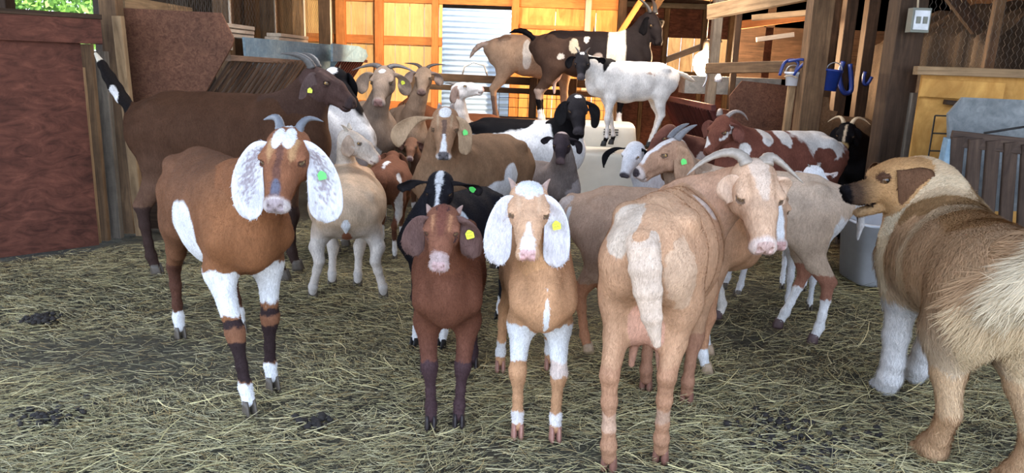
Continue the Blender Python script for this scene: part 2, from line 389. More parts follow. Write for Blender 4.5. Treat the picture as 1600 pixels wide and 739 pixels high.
def goat(name, label, loc, yaw, S=1.0, h=.006, head=None, look=None, roll=0, hs=1.0, feet=None, coat=None, ears=None, horns=None, horn_col=(.20, .18, .16),
         tail=None, girth=1.0, depth=1.0, neck=1.0, legw=1.0, tag_ear=None, udder=0, group='goats in the barn', hoofc=(.10, .08, .06), eye='amber', nocut=False, beard=0, z=0.0,
         drop=0.0, neckmid=None, length=1.0, hoofs=True, cat='goat', collar=None, nose=None, belly=1.0, fz=0.0, rz_=0.0):
    root = bpy.data.objects.new(name, None); COL.objects.link(root)
    root.empty_display_size = .1
    root.location = (loc[0], loc[1], z); root.rotation_euler = (0, 0, yaw)
    root['label'] = label; root['category'] = cat
    if group: root['group'] = group
    cy, sy = math.cos(yaw), math.sin(yaw)
    def W2L(p): x, y, zz = p[0]-loc[0], p[1]-loc[1], p[2]-z; return V(x*cy+y*sy, -x*sy+y*cy, zz)
    def dirL(p): return V(p[0]*cy+p[1]*sy, -p[0]*sy+p[1]*cy, p[2])
    s = S; P = []
    lx = length
    # trunk
    st = [(-.435, .655, .050, .045), (-.37, .645, .110, .092), (-.26, .628, .150, .124), (-.12, .605, .172, .148), (.03, .592, .182, .150), (.16, .592, .176, .128), (.27, .605, .150, .100), (.345, .62, .095, .066)]
    st = [(x*lx, zc-drop*(x < 0)*min(1, -x/.3)*.0-(.02*(belly-1) if -.3 < x < .1 else 0), hz*depth*(belly if -.2 < x < .1 else 1), hy*girth) for x, zc, hz, hy in st]
    for a, b in zip(st[:-1], st[1:]):
        P.append(Prim(V(a[0], 0, a[1])*s, V(b[0], 0, b[1])*s, (a[3]*s, a[2]*s), (b[3]*s, b[2]*s), k=.035*s, tag='trunk'))
    top = lambda x: np.interp(x, [q[0] for q in st], [q[1]+q[2] for q in st])
    P.append(Prim(V(-.30*lx, 0, top(-.3*lx)-.02)*s, V(.20*lx, 0, top(.2*lx)-.012)*s, (.022*s, .025*s), (.026*s, .03*s), k=.05*s, tag='trunk'))
    for sd in (-1, 1):   # hip bones and shoulders
        P.append(Ell(V(-.30*lx, sd*.085*girth, .725)*s, V(.05, .03, .03)*s, k=.04*s, tag='trunk'))
        P.append(Prim(V(.17*lx, sd*.075*girth, .72)*s, V(.30*lx, sd*.085*girth, .56)*s, (.035*s, .05*s), (.05*s, .055*s), up=(1, 0, 0), k=.05*s, tag='trunk'))
        P.append(Ell(V(-.38*lx, sd*.06*girth, .60)*s, V(.055, .045, .085)*s, k=.05*s, tag='trunk'))
    P.append(Ell(V(.345*lx, 0, .55)*s, V(.05, .055, .08)*s, k=.05*s, tag='trunk'))
    # head placement
    hc = V(.50, 0, .98)*s if head is None else W2L(head)
    lk = V(1, 0, -.35) if look is None else dirL(look)
    R = basis(lk, roll); H = hs*s
    def hp(x, y, zz): return hc+H*(R[:, 0]*x+R[:, 1]*y+R[:, 2]*zz)
    hb = hp(-.012, 0, -.035)
    nb = V(.235*lx, 0, .665+fz)*s
    mid = (nb+hb)/2+V(.035, 0, -.005)*s if neckmid is None else (W2L(neckmid) if len(neckmid) == 3 else None)
    pts = bez([nb, mid+(mid-(nb+hb)/2)*.4, hb], 6); tt = np.linspace(0, 1, 6)
    rz = np.interp(tt, [0, .35, .7, 1], [.150, .108, .074, .058])*neck*(.5+.5*depth); ry = np.interp(tt, [0, .35, .7, 1], [.090, .068, .052, .044])*neck
    rz = rz*np.where(tt > .9, hs, 1); ry = ry*np.where(tt > .9, hs, 1)
    for i in range(5):
        P.append(Prim(pts[i], pts[i+1], (ry[i]*s, rz[i]*s), (ry[i+1]*s, rz[i+1]*s), up=(0, 0, 1) if abs(nrm(pts[i+1]-pts[i])[2]) < .8 else (-1, 0, 0.01), k=.04*s, tag='neck'))
    # head
    HW = 1.22; HX = .87; fx = lambda x: x*HX if x > 0 else x
    hq_ = hp
    def hp(x, y, zz): return hq_(fx(x), y*1.08, zz)
    def seg(a, b, ra, rb, k=.015, tag='head', op=1):
        a = (a[0], a[1]*1.13, a[2]); b = (b[0], b[1]*1.13, b[2]); ra = (ra[0]*HW, ra[1]); rb = (rb[0]*HW, rb[1]); P.append(Prim(hp(*a), hp(*b), np.array(ra)*H, np.array(rb)*H, up=R[:, 2], k=k*H, tag=tag, op=op))
    def ell(c, r, k=.015, tag='head', op=1, R2=None):
        c = (c[0], c[1]*1.13, c[2]); r = (r[0]*(HX if c[0] > .03 else 1), r[1]*HW, r[2]); P.append(Ell(hp(*c), np.array(r)*H, R if R2 is None else R@R2, k=k*H, tag=tag, op=op))
    ell((.0, 0, .004), (.058, .050, .052), k=.02)
    ell((.062, 0, .0), (.058, .049, .050), k=.03)
    seg((.04, 0, .012), (.125, 0, .010), (.036, .040), (.031, .033), k=.02)
    seg((.125, 0, .010), (.205, 0, -.014), (.030, .033), (.025, .025), k=.02)
    for sd in (-1, 1):
        ell((.048, sd*.030, -.034), (.050, .020, .036), k=.02)
        ell((.064, sd*.038, .020), (.028, .013, .015), k=.016)
        ell((.128, sd*.019, -.016), (.050, .012, .017), k=.02)
        ell((.222, sd*.013, -.027), (.022, .017, .019), k=.012)
    seg((.05, 0, -.042), (.205, 0, -.046), (.028, .028), (.019, .014), k=.02)
    ell((.216, 0, -.016), (.026, .023, .019), k=.012)
    ell((.200, 0, -.053), (.022, .018, .014), k=.012)
    for sd in (-1, 1):
        ell((.080, sd*.0440, .0300), (.017, .010, .0060), k=.007)
        ell((.084, sd*.0430, .0090), (.016, .010, .0045), k=.006)
    if not nocut:
        for sd in (-1, 1):
            ell((.241, sd*.0125, -.013), (.011, .0045, .007), k=.004, op=-1)
            ell((.090, sd*.0520, .0195), (.0150, .0125, .0068), k=.004, op=-1)
        ell((.222, 0, -.0445), (.040, .05, .0022), k=.003, op=-1)
        ell((.247, 0, -.03), (.010, .0018, .014), k=.004, op=-1)
    if beard:
        P.append(Prim(hp(.19, 0, -.06), hp(.17, 0, -.06-beard), (.014*H, .02*H), (.004*H, .006*H), k=.02*H, tag='head'))
    # legs
    fd = dict(FL=(.205*lx, .085), FR=(.205*lx, -.085), HL=(-.36*lx, .09), HR=(-.36*lx, -.09))
    chains = {}
    ft = {}
    for kx in fd:
        if feet and kx in feet:
            v = feet[kx]
            if len(v) == 2 and kx in feet.get('rel', ''): q = V(fd[kx][0]+v[0], fd[kx][1]+v[1], 0)*s
            elif len(v) == 2: q = W2L((v[0], v[1], z)); q[2] = 0
            else: q = W2L(v)
        else: q = V(fd[kx][0], fd[kx][1], 0)*s
        ft[kx] = q
    for kx, q in ft.items():
        sd = 1 if kx[1] == 'L' else -1; g = girth; dlt = q/s-V(fd[kx][0], fd[kx][1], 0)
        if kx[0] == 'F':
            J = [(.235*lx, .070*g, .60, .070, .050, .25), (.195*lx, .088*g, .445, .048, .040, .18), (.205*lx, .086, .262, .0275, .0260, .62), (.203*lx, .085, .225, .0225, .0225, .70), (.200*lx, .085, .15, .0175, .0165, .84), (.200*lx, .085, .085, .0215, .0200, .95), (.212*lx, .085, .045, .0205, .0205, 1.0)]
        else:
            J = [(-.31*lx, .075*g, .62, .115, .062, .04), (-.285*lx, .085*g, .50, .085, .052, .12), (-.325*lx, .088*g, .385, .045, .034, .35), (-.385*lx, .088, .295, .029, .0235, .62), (-.380*lx, .088, .22, .0225, .0200, .75), (-.370*lx, .089, .14, .0185, .0175, .88), (-.362*lx, .090, .085, .0220, .0205, .97), (-.350*lx, .090, .045, .0205, .0205, 1.0)]
        pj = [(V(x, y*sd, zz)+dlt*w, rx*legw if zz < .5 else rx, ryy*legw if zz < .5 else ryy) for x, y, zz, rx, ryy, w in J]
        # small knee straightening so that bones keep their length is not needed at these offsets
        for i in range(len(pj)-1):
            (a, ra1, ra2), (b, rb1, rb2) = pj[i], pj[i+1]
            P.append(Prim(a*s, b*s, (ra2*s, ra1*s), (rb2*s, rb1*s), up=(1, 0, 0), k=(.045 if i < 2 else .014)*s, tag=kx))
        if kx[0] == 'H':   # point of hock
            a = pj[3][0]+V(-.022, 0, .012); P.append(Prim(pj[2][0]*s+V(-.028, 0, .02)*s, a*s, (.012*s, .014*s), (.011*s, .014*s), up=(1, 0, 0), k=.03*s, tag=kx))
        else:
            a = pj[2][0]; P.append(Ell((a+V(.006, 0, -.005))*s, V(.024, .026, .034)*s*legw, k=.02*s, tag=kx))
    # udder
    if udder:
        for sd in (-1, 1):
            P.append(Ell(V(-.285*lx, sd*.028, .44)*s, V(.075, .045, .085)*s*udder, k=.03*s, tag='udder'))
            P.append(Prim(V(-.28*lx, sd*.034, .38)*s, V(-.275*lx, sd*.040, .29)*s, (.016*s, .016*s), (.008*s, .008*s), k=.015*s, tag='udder'))
    # tail
    tl = tail if tail is not None else [(-.455, 0, .70), (-.495, 0, .69), (-.515, 0, .62), (-.505, 0, .55)]
    tp = bez([V(a*lx if i == 0 else a+(lx-1)*-.455, b, c)*s for i, (a, b, c) in enumerate(tl)], 6); tr = [.026, .030, .032, .028, .020, .008]
    P.append(Prim(V(-.40*lx, 0, .69)*s, tp[0], (.03*s, .03*s), (.024*s, .024*s), k=.03*s, tag='trunk'))
    for i in range(5): P.append(Prim(tp[i], tp[i+1], (tr[i]*1.25*s, tr[i]*.7*s), (tr[i+1]*1.25*s, tr[i+1]*.7*s), up=(-1, 0, .3), k=.012*s, tag='tail'))
    if fz or rz_:
        def sh(q): w = np.interp(q[0]/s, [-.36*lx, .22*lx], [rz_, fz]); q[2] += w*s*min(max((q[2]/s-.06)/.5, 0), 1)
        for p in P:
            if p.tag in ('head', 'neck'): continue
            if isinstance(p, Prim): a_, b_ = p.a.copy(), p.b.copy(); sh(a_); sh(b_); p.__init__(a_, b_, p.ra, p.rb, p.u, p.k, p.tag, p.op)
            else: c_ = p.c.copy(); sh(c_); p.__init__(c_, p.r, p.R, p.k, p.tag, p.op)
    F_, lo = field(P, h); vs, qs = surface_nets(F_, lo, h)
    cls = classify(P, vs); n0 = len(vs)
    # ears
    E = dict(L=.20, W=.085, out=.30, fwd=-.05, down=.95, ang=.6, cup=.3); EE = {1: dict(E), -1: dict(E)}
    if ears:
        for sd in (1, -1):
            EE[sd].update({k_: v for k_, v in ears.items() if k_ not in ('left', 'right')})
            EE[sd].update(ears.get('left' if sd == 1 else 'right', {}))
    est = []; side = []; tagp = {}; off = n0; allv = [vs]; allq = [qs]
    for sd in (1, -1):
        e = EE[sd]
        if e['L'] <= 0: continue
        gd = V(0, 0, -1) if e.get('hang', 1) else -R[:, 2]
        ev, eq, es, tp_ = ear_geo(R, hc, H, sd, e['L'], e['W'], e['out'], e['fwd'], e['down'], e['ang'], gd, e['cup'], e.get('tipw', .72))
        if sd < 0: pass
        else: eq = eq[:, ::-1]
        allv.append(ev); allq.append(eq+off); off += len(ev); est.append(es); side.append(np.full(len(ev), sd)); tagp[sd] = tp_
    vs = np.vstack(allv); qs = np.vstack(allq)
    n = len(vs)
    for kx in list(cls): cls[kx] = np.concatenate([cls[kx], np.zeros(n-n0, bool)])
    cls['ear'] = np.zeros(n, bool); cls['ear'][n0:] = True
    es = np.zeros((n, 3)); sdv = np.zeros(n)
    if est: es[n0:] = np.vstack(est); sdv[n0:] = np.concatenate(side)
    U = vs/s; HV = (vs-hc)@R/H; HV[:, 0] = np.where(HV[:, 0] > 0, HV[:, 0]/.87, HV[:, 0]); HV[:, 1] /= 1.08
    ctx = dict(U=U, H=HV, cls=cls, n=n, es=es, side=sdv, n0=n0)
    base = np.zeros((n, 3)); coat_paint(base, ctx, coat)
    # dark rims round the eyes, pink or grey nose leather, hoof line
    for sd in (-1, 1):
        dd = np.sqrt(((HV-V(.088, sd*.0475, .0195))/V(1.25, 1, .85))[:, 0]**2+((HV-V(.088, sd*.0475, .0195))/V(1.25, 1, .85))[:, 1]**2+((HV-V(.088, sd*.0475, .0195))/V(1.25, 1, .85))[:, 2]**2)
        mixc(base, (cls['head'] & (dd < .0150))*.75, (.03, .02, .018))
    me = np_mesh('body', vs, qs, np.clip(base, 0, 1), M['coat'])
    child('body', me, root)
    for sd in (1, -1):
        o = child('eye', eye_mesh(eye), root)
        RR = R@np.diag([1., sd, 1.]) if False else R
        a = -sd*.75; Rz = np.array([[math.cos(a), -math.sin(a), 0], [math.sin(a), math.cos(a), 0], [0, 0, 1]])
        flip = np.diag([1., 1., 1.]) if sd > 0 else np.diag([-1., -1., 1.])
        o.matrix_local = frame_matrix(R@np.linalg.inv(Rz)@flip, hp(.082, sd*.0422, .0195), .0138*H)
    if horns:
        for sd in (1, -1):
            if horns.get('only', sd) != sd: continue
            hs_ = horns['right'] if (sd < 0 and 'right' in horns) else horns['left'] if (sd > 0 and 'left' in horns) else horns['pts']
            pp = bez([hp(a, b*sd, c) for a, b, c in hs_], 22)
            t = np.linspace(0, 1, 22); rr = horns.get('r', .018)*H*(1-t)**.75*(1+.07*np.sin(t*55))+.0012
            tv, tq = tube(pp, rr, 12, .72, side=R[:, 0])
            cc = np.tile(np.asarray(horn_col, float), (len(tv), 1)); 
            child('horn', np_mesh('horn', tv, tq, cc, M['horn']), root)
    if hoofs:
        hv, hq = hoof_mesh()
        for kx, q in ft.items():
            hc2 = np.tile(np.asarray(hoofc, float), (len(hv), 1))
            o = child('hoof', np_mesh('hoof', hv*s*1.0*legw, hq, hc2, M['horn']), root)
            sp = 1 if kx[1] == 'L' else -1
            o.location = tuple(q+V(.012, 0, 0)*s); 
    if tag_ear:
        for sd, colr in tag_ear.items():
            sd = 1 if sd == 'left' else -1
            if sd in tagp: make_tag(root, tagp[sd], colr, H)
    if collar:
        t = collar.get('t', .6); c = bez([nb, mid, hb], 21)[int(t*20)]; d = nrm(bez([nb, mid, hb], 21)[int(t*20)+1]-c)
        rad = np.interp(t, tt, rz)*s+.004
        u = nrm(np.cross(d, V(0, 1, .01))); w = np.cross(d, u)
        pp = [c+u*rad*1.0*math.cos(a)+w*np.interp(t, tt, ry)*s*1.15*math.sin(a) for a in np.linspace(0, 2*PI, 33)]
        tv, tq = tube(np.array(pp), [.004]*33, 8)
        child('collar', np_mesh('collar', tv, tq, np.tile(np.array(collar['c'], float), (len(tv), 1)), M['horn']), root)
    return root

def make_tag(root, tp_, colr, H):
    c, nn, tdir = tp_
    w = np.cross(tdir, nn); w = nrm(w)
    pts = []
    shp = [(-.46, -.55), (.40, -.60), (.52, -.50), (.55, .22), (.30, .52), (.12, .66), (-.10, .64), (-.30, .48), (-.55, .20), (-.54, -.46)]
    sz = .019
    c = c+nn*.004
    vs = [c+w*a*sz*1.2-tdir*b*sz*1.15+nn*.0015 for a, b in shp]+[c+w*a*sz*1.2-tdir*b*sz*1.15-nn*.0015 for a, b in shp]
    me = bpy.data.meshes.new('ear_tag'); k = len(shp)
    me.from_pydata([tuple(v) for v in vs], [], [tuple(range(k)), tuple(range(2*k-1, k-1, -1))]+[(i, i+k, (i+1) % k+k, (i+1) % k) for i in range(k)])
    me.materials.append(M['tag_'+colr])
    if colr == 'yellow':      # stamped characters, too small to read
        import bmesh
        bm = bmesh.new(); bm.from_mesh(me); me.materials.append(M['ink']); g = random.Random(int(abs(c[0])*1e4))
        for row, (y0, n_) in enumerate(((.18, 4), (-.22, 4))):
            for i in range(n_):
                x0 = -.36+i*.19
                for _ in range(2):
                    a = x0+g.random()*.06; b = y0+g.random()*.10-.02; wv, hv = (.035, .20) if g.random() < .5 else (.11, .04)
                    q = [c+w*(a+dx)*sz*1.2-tdir*(b+dy)*sz*1.15+nn*.0021 for dx, dy in ((0, 0), (wv, 0), (wv, hv), (0, hv))]
                    f = bm.faces.new([bm.verts.new(tuple(v)) for v in q]); f.material_index = 1
        bm.to_mesh(me); bm.free()
    me.update()
    child('ear_tag', me, root)

def coat_paint(Cc, ctx, layers):
    """layers: ('base', col) | ('blob', frame, centre, radii, col[, wobble, tags]) | ('leg', names, z0, z1, col) | ('tag', name, col) | ('fade', frame, axis, a, b, col, amount) ..."""
    U, Hh, cls, n = ctx['U'], ctx['H'], ctx['cls'], ctx['n']; es = ctx['es']
    big = fnoise(U, 5, 1); fine = fnoise(U, 22, 2)
    hd = cls['head'] | cls.get('x', False)
    for L in layers or []:
        k = L[0]
        if k == 'base':
            Cc[:] = L[1]; var = L[2] if len(L) > 2 else .22
            Cc *= (1+var*2*big+var*.8*fine)[:, None]
        elif k == 'blob':
            fr, c, r, col = L[1:5]; wob = (L[5] if len(L) > 5 else .25)*1.5; tags = L[6] if len(L) > 6 else None
            X = U if fr == 'B' else Hh
            if fr == 'B': m0 = ~(hd | cls['ear'])
            else: m0 = ~cls['ear']
            if tags: m0 = np.any([cls[t] for t in tags if t in cls], 0)
            sc = min(max(.95/sorted(r)[1], 9), 60)
            d = np.sqrt((((X-np.array(c))/np.array(r))**2).sum(1))-1+wob*2*fnoise(X, sc, 5)+wob*.35*fnoise(X, sc*5, 9)
            mixc(Cc, m0*np.clip(.5-d*12, 0, 1), col)
        elif k == 'leg':
            names, z0, z1, col = L[1:5]; names = names.split(',')
            m = np.any([cls[t] for t in names], 0)
            zz = U[:, 2]+.035*fnoise(U, 30, 4)+.02*fnoise(U, 90, 6)
            e = .006
            w = np.clip((zz-z0)/e+.5, 0, 1)*np.clip((z1-zz)/e+.5, 0, 1)
            if len(L) > 5: w = w*L[5]
            mixc(Cc, m*w, col)
        elif k == 'tag':
            m = np.any([cls[t] for t in L[1].split(',') if t in cls], 0); am = L[3] if len(L) > 3 else 1
            mixc(Cc, m*am, np.array(L[2])*np.ones(3)); 
            if len(L) <= 4: Cc[m] *= (1+.3*big+.2*fine)[m][:, None]
        elif k == 'earspeck':   # pale ear speckled with dark, more in the middle
            m = cls['ear']; t, s_ = es[:, 0], es[:, 1]
            nz = fnoise(U, 260, 8); md = np.clip(1-s_*s_*1.3, 0, 1)*np.clip(np.sin(np.clip(t, 0, 1)*PI)*1.2, 0, 1)
            amt = L[3] if len(L) > 3 else .5
            mixc(Cc, m*1.0, L[1]); mixc(Cc, m*np.clip((nz+amt*md-.30)*6, 0, .6), L[2])
        elif k == 'earedge':
            m = cls['ear']; mixc(Cc, m*np.clip((np.abs(es[:, 1])-.75)*6, 0, 1), L[1])
        elif k == 'fade':
            fr, ax, a, b, col, am = L[1:7]; X = U if fr == 'B' else Hh
            m = (~(hd | cls['ear'])) if fr == 'B' else hd
            if len(L) > 7: m = np.any([cls[t] for t in L[7].split(',') if t in cls], 0)
            x = X[:, ax]+.05*(1 if fr == 'B' else .2)*fnoise(U, 12, 3)
            mixc(Cc, m*am*np.clip((x-a)/(b-a), 0, 1), col)
        elif k == 'muzzle':
            x = Hh[:, 0]+.010*fnoise(Hh, 60, 3); mixc(Cc, hd*np.clip((x-L[2])/.012, 0, 1)*(L[3] if len(L) > 3 else 1), L[1])
        elif k == 'nose':
            m = hd & (Hh[:, 0] > .225) & (Hh[:, 2] > -.034) & (np.abs(Hh[:, 1]) < .021)
            mixc(Cc, m*.85, L[1])
            m = hd & (Hh[:, 0] > .19) & (np.abs(Hh[:, 2]+.0445) < .005); mixc(Cc, m*.55, np.array(L[1])*.6)
        elif k == 'stripe':   # blaze down the face
            w0, w1, x0, x1, col = L[1:6]
            x = Hh[:, 0]; w = np.interp(x, [x0, x1], [w0, w1])
            m = hd & (Hh[:, 2] > -.02) & (x > x0) & (x < x1)
            mixc(Cc, m*np.clip((w-np.abs(Hh[:, 1])+.012*fnoise(Hh, 50, 2))/.005, 0, 1)*np.clip((x1-x)/.015, 0, 1), col)
        elif k == 'eyestripe':
            x = Hh[:, 0]; yy = np.abs(Hh[:, 1]); m = hd & (x > .02) & (x < .13)
            c = np.interp(x, [.03, .075, .17], [.030, .028, .024]); mixc(Cc, m*.75*np.clip((L[2]*np.clip((.13-x)/.05, 0, 1)-np.abs(yy-c)+.008*fnoise(Hh, 50, 2))/.008, 0, 1)*(Hh[:, 2] > -.012), L[1])
# ------------------------------------------------------------------ building helpers
def tag(o, label=None, cat=None, group=None, kind=None):
    if label: o['label'] = label
    if cat: o['category'] = cat
    if group: o['group'] = group
    if kind: o['kind'] = kind
    return o
def thing(name, loc, label, cat, group=None):
    o = bpy.data.objects.new(name, None); COL.objects.link(o); o.location = loc; o.empty_display_size = .1; return tag(o, label, cat, group)
def pyobj(name, vs, fs, mat, parent=None, smooth=False, loc=None):
    me = bpy.data.meshes.new(name); me.from_pydata([tuple(map(float, v)) for v in vs], [], [tuple(f) for f in fs]); me.materials.append(M[mat]); me.update()
    if smooth: me.polygons.foreach_set('use_smooth', [True]*len(me.polygons))
    o = bpy.data.objects.new(name, me); COL.objects.link(o)
    if loc is not None: o.location = loc
    if parent: o.parent = parent; o.matrix_parent_inverse = Matrix.Translation(parent.location).inverted()
    return o
def plank(name, a, b, w, t, mat, parent=None, up=(0, 0, 1), bev=.004):
    """a board from a to b; w along 'up', t across"""
    a, b = Vector(tuple(map(float, a))), Vector(tuple(map(float, b))); d = b-a; L = d.length; x = d.normalized(); u = Vector(up); u = (u-x*u.dot(x))
    if u.length < 1e-3: u = Vector((0, 1, 0))-x*x.y
    u.normalize(); y = u.cross(x)
    e = min(bev, t*.3, w*.3); vs = []; fs = []
    prof = [(-t/2+e, -w/2), (t/2-e, -w/2), (t/2, -w/2+e), (t/2, w/2-e), (t/2-e, w/2), (-t/2+e, w/2), (-t/2, w/2-e), (-t/2, -w/2+e)]
    for xx in (-L/2, L/2):
        for p in prof: vs.append((xx, p[0], p[1]))
    fs = [(i, (i+1) % 8, (i+1) % 8+8, i+8) for i in range(8)]+[tuple(range(7, -1, -1)), tuple(range(8, 16))]
    me = bpy.data.meshes.new(name); me.from_pydata(vs, [], fs); me.materials.append(M[mat]); me.update()
    o = bpy.data.objects.new(name, me); COL.objects.link(o)
    mm = Matrix(((x.x, y.x, u.x, 0), (x.y, y.y, u.y, 0), (x.z, y.z, u.z, 0), (0, 0, 0, 1))); mm.translation = (a+b)/2
    if parent: o.parent = parent; o.matrix_parent_inverse = Matrix.Translation(parent.location).inverted()
    o.matrix_basis = mm
    return o
def panel(name, pts, thick, nrmv, mat, parent=None, bev=0):
    """a flat board cut to an outline (world points in order), thickened along nrmv"""
    n = len(pts); nv = nrm(nrmv)*thick; c = np.mean(pts, 0)
    vs = [np.array(p)-c for p in pts]+[np.array(p)+nv-c for p in pts]
    fs = [tuple(range(n)), tuple(range(2*n-1, n-1, -1))]+[(i, i+n, (i+1) % n+n, (i+1) % n) for i in range(n)]
    o = pyobj(name, vs, fs, mat); o.location = c
    if parent: o.parent = parent; o.matrix_parent_inverse = Matrix.Translation(parent.location).inverted()
    bm_fix(o); return o
def bm_fix(o):
    import bmesh
    b = bmesh.new(); b.from_mesh(o.data); bmesh.ops.recalc_face_normals(b, faces=b.faces); b.to_mesh(o.data); b.free()
def boxes(name, bs, mat, parent=None):
    vs, fs = [], []
    for (x0, y0, z0, x1, y1, z1) in bs:
        k = len(vs); vs += [(x, y, z) for x in (x0, x1) for y in (y0, y1) for z in (z0, z1)]
        fs += [tuple(k+i for i in f) for f in ((0, 1, 3, 2), (4, 6, 7, 5), (0, 4, 5, 1), (2, 3, 7, 6), (0, 2, 6, 4), (1, 5, 7, 3))]
    return pyobj(name, vs, fs, mat, parent)
def wires(name, lines, r, mat, parent=None, seg=5):
    vs, fs = [], []
    for p in lines:
        p = np.array(p, float)
        a, q = tube(p, [r]*len(p), seg); k = len(vs); vs += list(a); fs += [tuple(int(x)+k for x in f) for f in q]
    return pyobj(name, vs, fs, mat, parent, True)
S_ = lambda o: tag(o, kind='structure')
rnd = random.Random(4)

# ------------------------------------------------------------------ floor, walls, roof
def gz(x, y): return -.012+.010*np.sin(x*2.1+y*1.3)*np.cos(y*1.7-x*.6)
nx_, ny_ = 140, 150
gx, gy = np.meshgrid(np.linspace(-9, 9, nx_), np.linspace(-3, 24, ny_), indexing='ij')
hz_ = gz(gx, gy)+.02*(fnoise(np.stack([gx.ravel(), gy.ravel(), 0*gx.ravel()], 1), 2.5, 3).reshape(gx.shape))-.012
vv = np.stack([gx, gy, hz_], -1).reshape(-1, 3); ii = np.arange(nx_*ny_).reshape(nx_, ny_)
qq = np.stack([ii[:-1, :-1], ii[1:, :-1], ii[1:, 1:], ii[:-1, 1:]], -1).reshape(-1, 4)
fl = bpy.data.objects.new('floor', np_mesh('floor', vv, qq, None, M['ground'])); COL.objects.link(fl); S_(fl)
# left wall: stained plywood with a capping board, running back at an angle
wl = S_(panel('wall_left', [(-3.62, 3.55, 0), (-2.62, 4.55, 0), (-2.62, 4.55, 1.27), (-3.62, 3.55, 1.27)], .02, (-.7, .7, 0), 'barn_red'))
S_(plank('trim_1', (-3.62, 3.53, 1.315), (-2.53, 4.62, 1.315), .15, .035, 'barn_red'))
S_(plank('trim_2', (-3.62, 3.56, 1.40), (-2.54, 4.64, 1.40), .09, .03, 'post_dark', up=(-.7, .7, 0)))
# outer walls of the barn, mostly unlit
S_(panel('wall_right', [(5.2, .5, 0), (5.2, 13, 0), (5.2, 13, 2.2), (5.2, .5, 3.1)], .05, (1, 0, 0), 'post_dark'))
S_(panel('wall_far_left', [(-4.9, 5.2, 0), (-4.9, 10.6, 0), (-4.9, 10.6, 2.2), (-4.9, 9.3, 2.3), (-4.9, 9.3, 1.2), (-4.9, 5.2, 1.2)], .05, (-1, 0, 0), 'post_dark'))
# back wall: siding, girts, posts, a doorway open to the silo
YB = 10.5
def siding(nm, x0, x1, z0, z1, mat, w=.2):
    bs = []; x = x0
    while x < x1-.01:
        e = min(x+w, x1); bs.append((x+.003, YB, z0, e-.003, YB+.02+.004*(len(bs) % 2), z1)); x = e
    return S_(boxes(nm, bs, mat))
siding('wall_back', -4.9, -1.05, 0, 2.5, 'siding')
siding('wall_back_right', -.06, 1.35, 0, 2.5, 'orange_board', .55)
S_(boxes('wall_back_header', [(-1.05, YB, 1.99, -.06, YB+.03, 2.5)], 'orange_board'))
S_(boxes('trim_3', [(-4.9, YB-.05, 1.98, 1.4, YB, 2.12)], 'girt'))
S_(boxes('trim_4', [(-4.9, YB-.05, 1.43, -1.05, YB, 1.54)], 'girt'))
S_(boxes('trim_5', [(-4.9, YB-.05, .55, -1.05, YB, .66)], 'girt'))
S_(boxes('trim_6', [(.0, YB-.05, 1.70, .95, YB, 1.75)], 'girt'))
for x, w, mt in ((-1.9, .11, 'girt'), (-1.14, .09, 'girt'), (-.06, .10, 'girt'), (.92, .08, 'pale_board'), (-2.42, .13, 'girt'), (1.38, .11, 'post_dark')):
    tag(plank('wall_stud', (x, YB-.09, 0), (x, YB-.09, 2.3), w, .09, mt, up=(1, 0, 0)), kind='structure')
# further wall, dark red, with windows
YR = 12.2
S_(boxes('wall_back_far', [(1.3, YR, 0, 2.32, YR+.03, 2.5), (2.32, YR, 0, 3.35, YR+.03, 1.20), (2.32, YR, 1.72, 3.35, YR+.03, 2.5), (3.35, YR, 0, 5.2, YR+.03, 2.5)], 'barn_red'))
S_(boxes('wall_step', [(1.35, YB, 0, 1.38, YR, 2.5)], 'barn_red'))
for k, (x, w) in enumerate(((2.0, .06), (2.32, .08), (2.92, .07), (3.35, .08))):
    tag(plank('window_post', (x, YR-.04, 0), (x, YR-.04, 2.3), w, .07, 'post', up=(1, 0, 0)), kind='structure')
S_(boxes('window_1_sill', [(2.3, YR-.1, 1.14, 3.4, YR, 1.20)], 'post'))
for z in (1.95, 1.55, .9): S_(boxes('trim_7', [(1.4, YR-.03, z, 2.0, YR, z+.05)], 'barn_red'))
# roof: ribbed metal sheet on purlins and rafters
def roof_z(y): return 3.15-.085*y if y < 10 else 2.30-.055*(y-10)
rv, rf = [], []; xs = np.arange(-5.4, 5.5, .06)
ys = [.6, 10, 13.2]
for j, y in enumerate(ys):
    for i, x in enumerate(xs): rv.append((x, y, roof_z(y)+.012*(i % 2)+.05))
for j in range(len(ys)-1):
    for i in range(len(xs)-1): a = j*len(xs)+i; rf.append((a, a+1, a+1+len(xs), a+len(xs)))
S_(pyobj('ceiling', rv, rf, 'tin_roof'))
for y in np.arange(1.2, 13, .9):
    S_(plank('ceiling_purlin', (-5.2, y, roof_z(y)+.0), (5.2, y, roof_z(y)+.0), .08, .045, 'post' if y < 11 else 'post_grey'))
for x in (-4.2, -1.95, .2, 1.9, 3.6):
    S_(plank('ceiling_rafter', (x, .7, roof_z(.7)-.1), (x, 9.8, roof_z(9.8)-.1), .14, .045, 'post'))
# diagonal braces in front of the back wall
for a, b, w in (((1.25, 9.6, 1.62), (1.62, 9.6, 2.25), .07), ((1.48, 9.9, 1.6), (1.92, 9.9, 2.3), .09), ((1.75, 9.4, 2.10), (2.6, 9.0, 2.35), .10), ((1.2, 8.9, 2.18), (2.2, 8.9, 2.04), .09)):
    tag(plank('roof_brace', a, b, w, .05, 'girt' if w < .08 else 'post'), kind='structure')

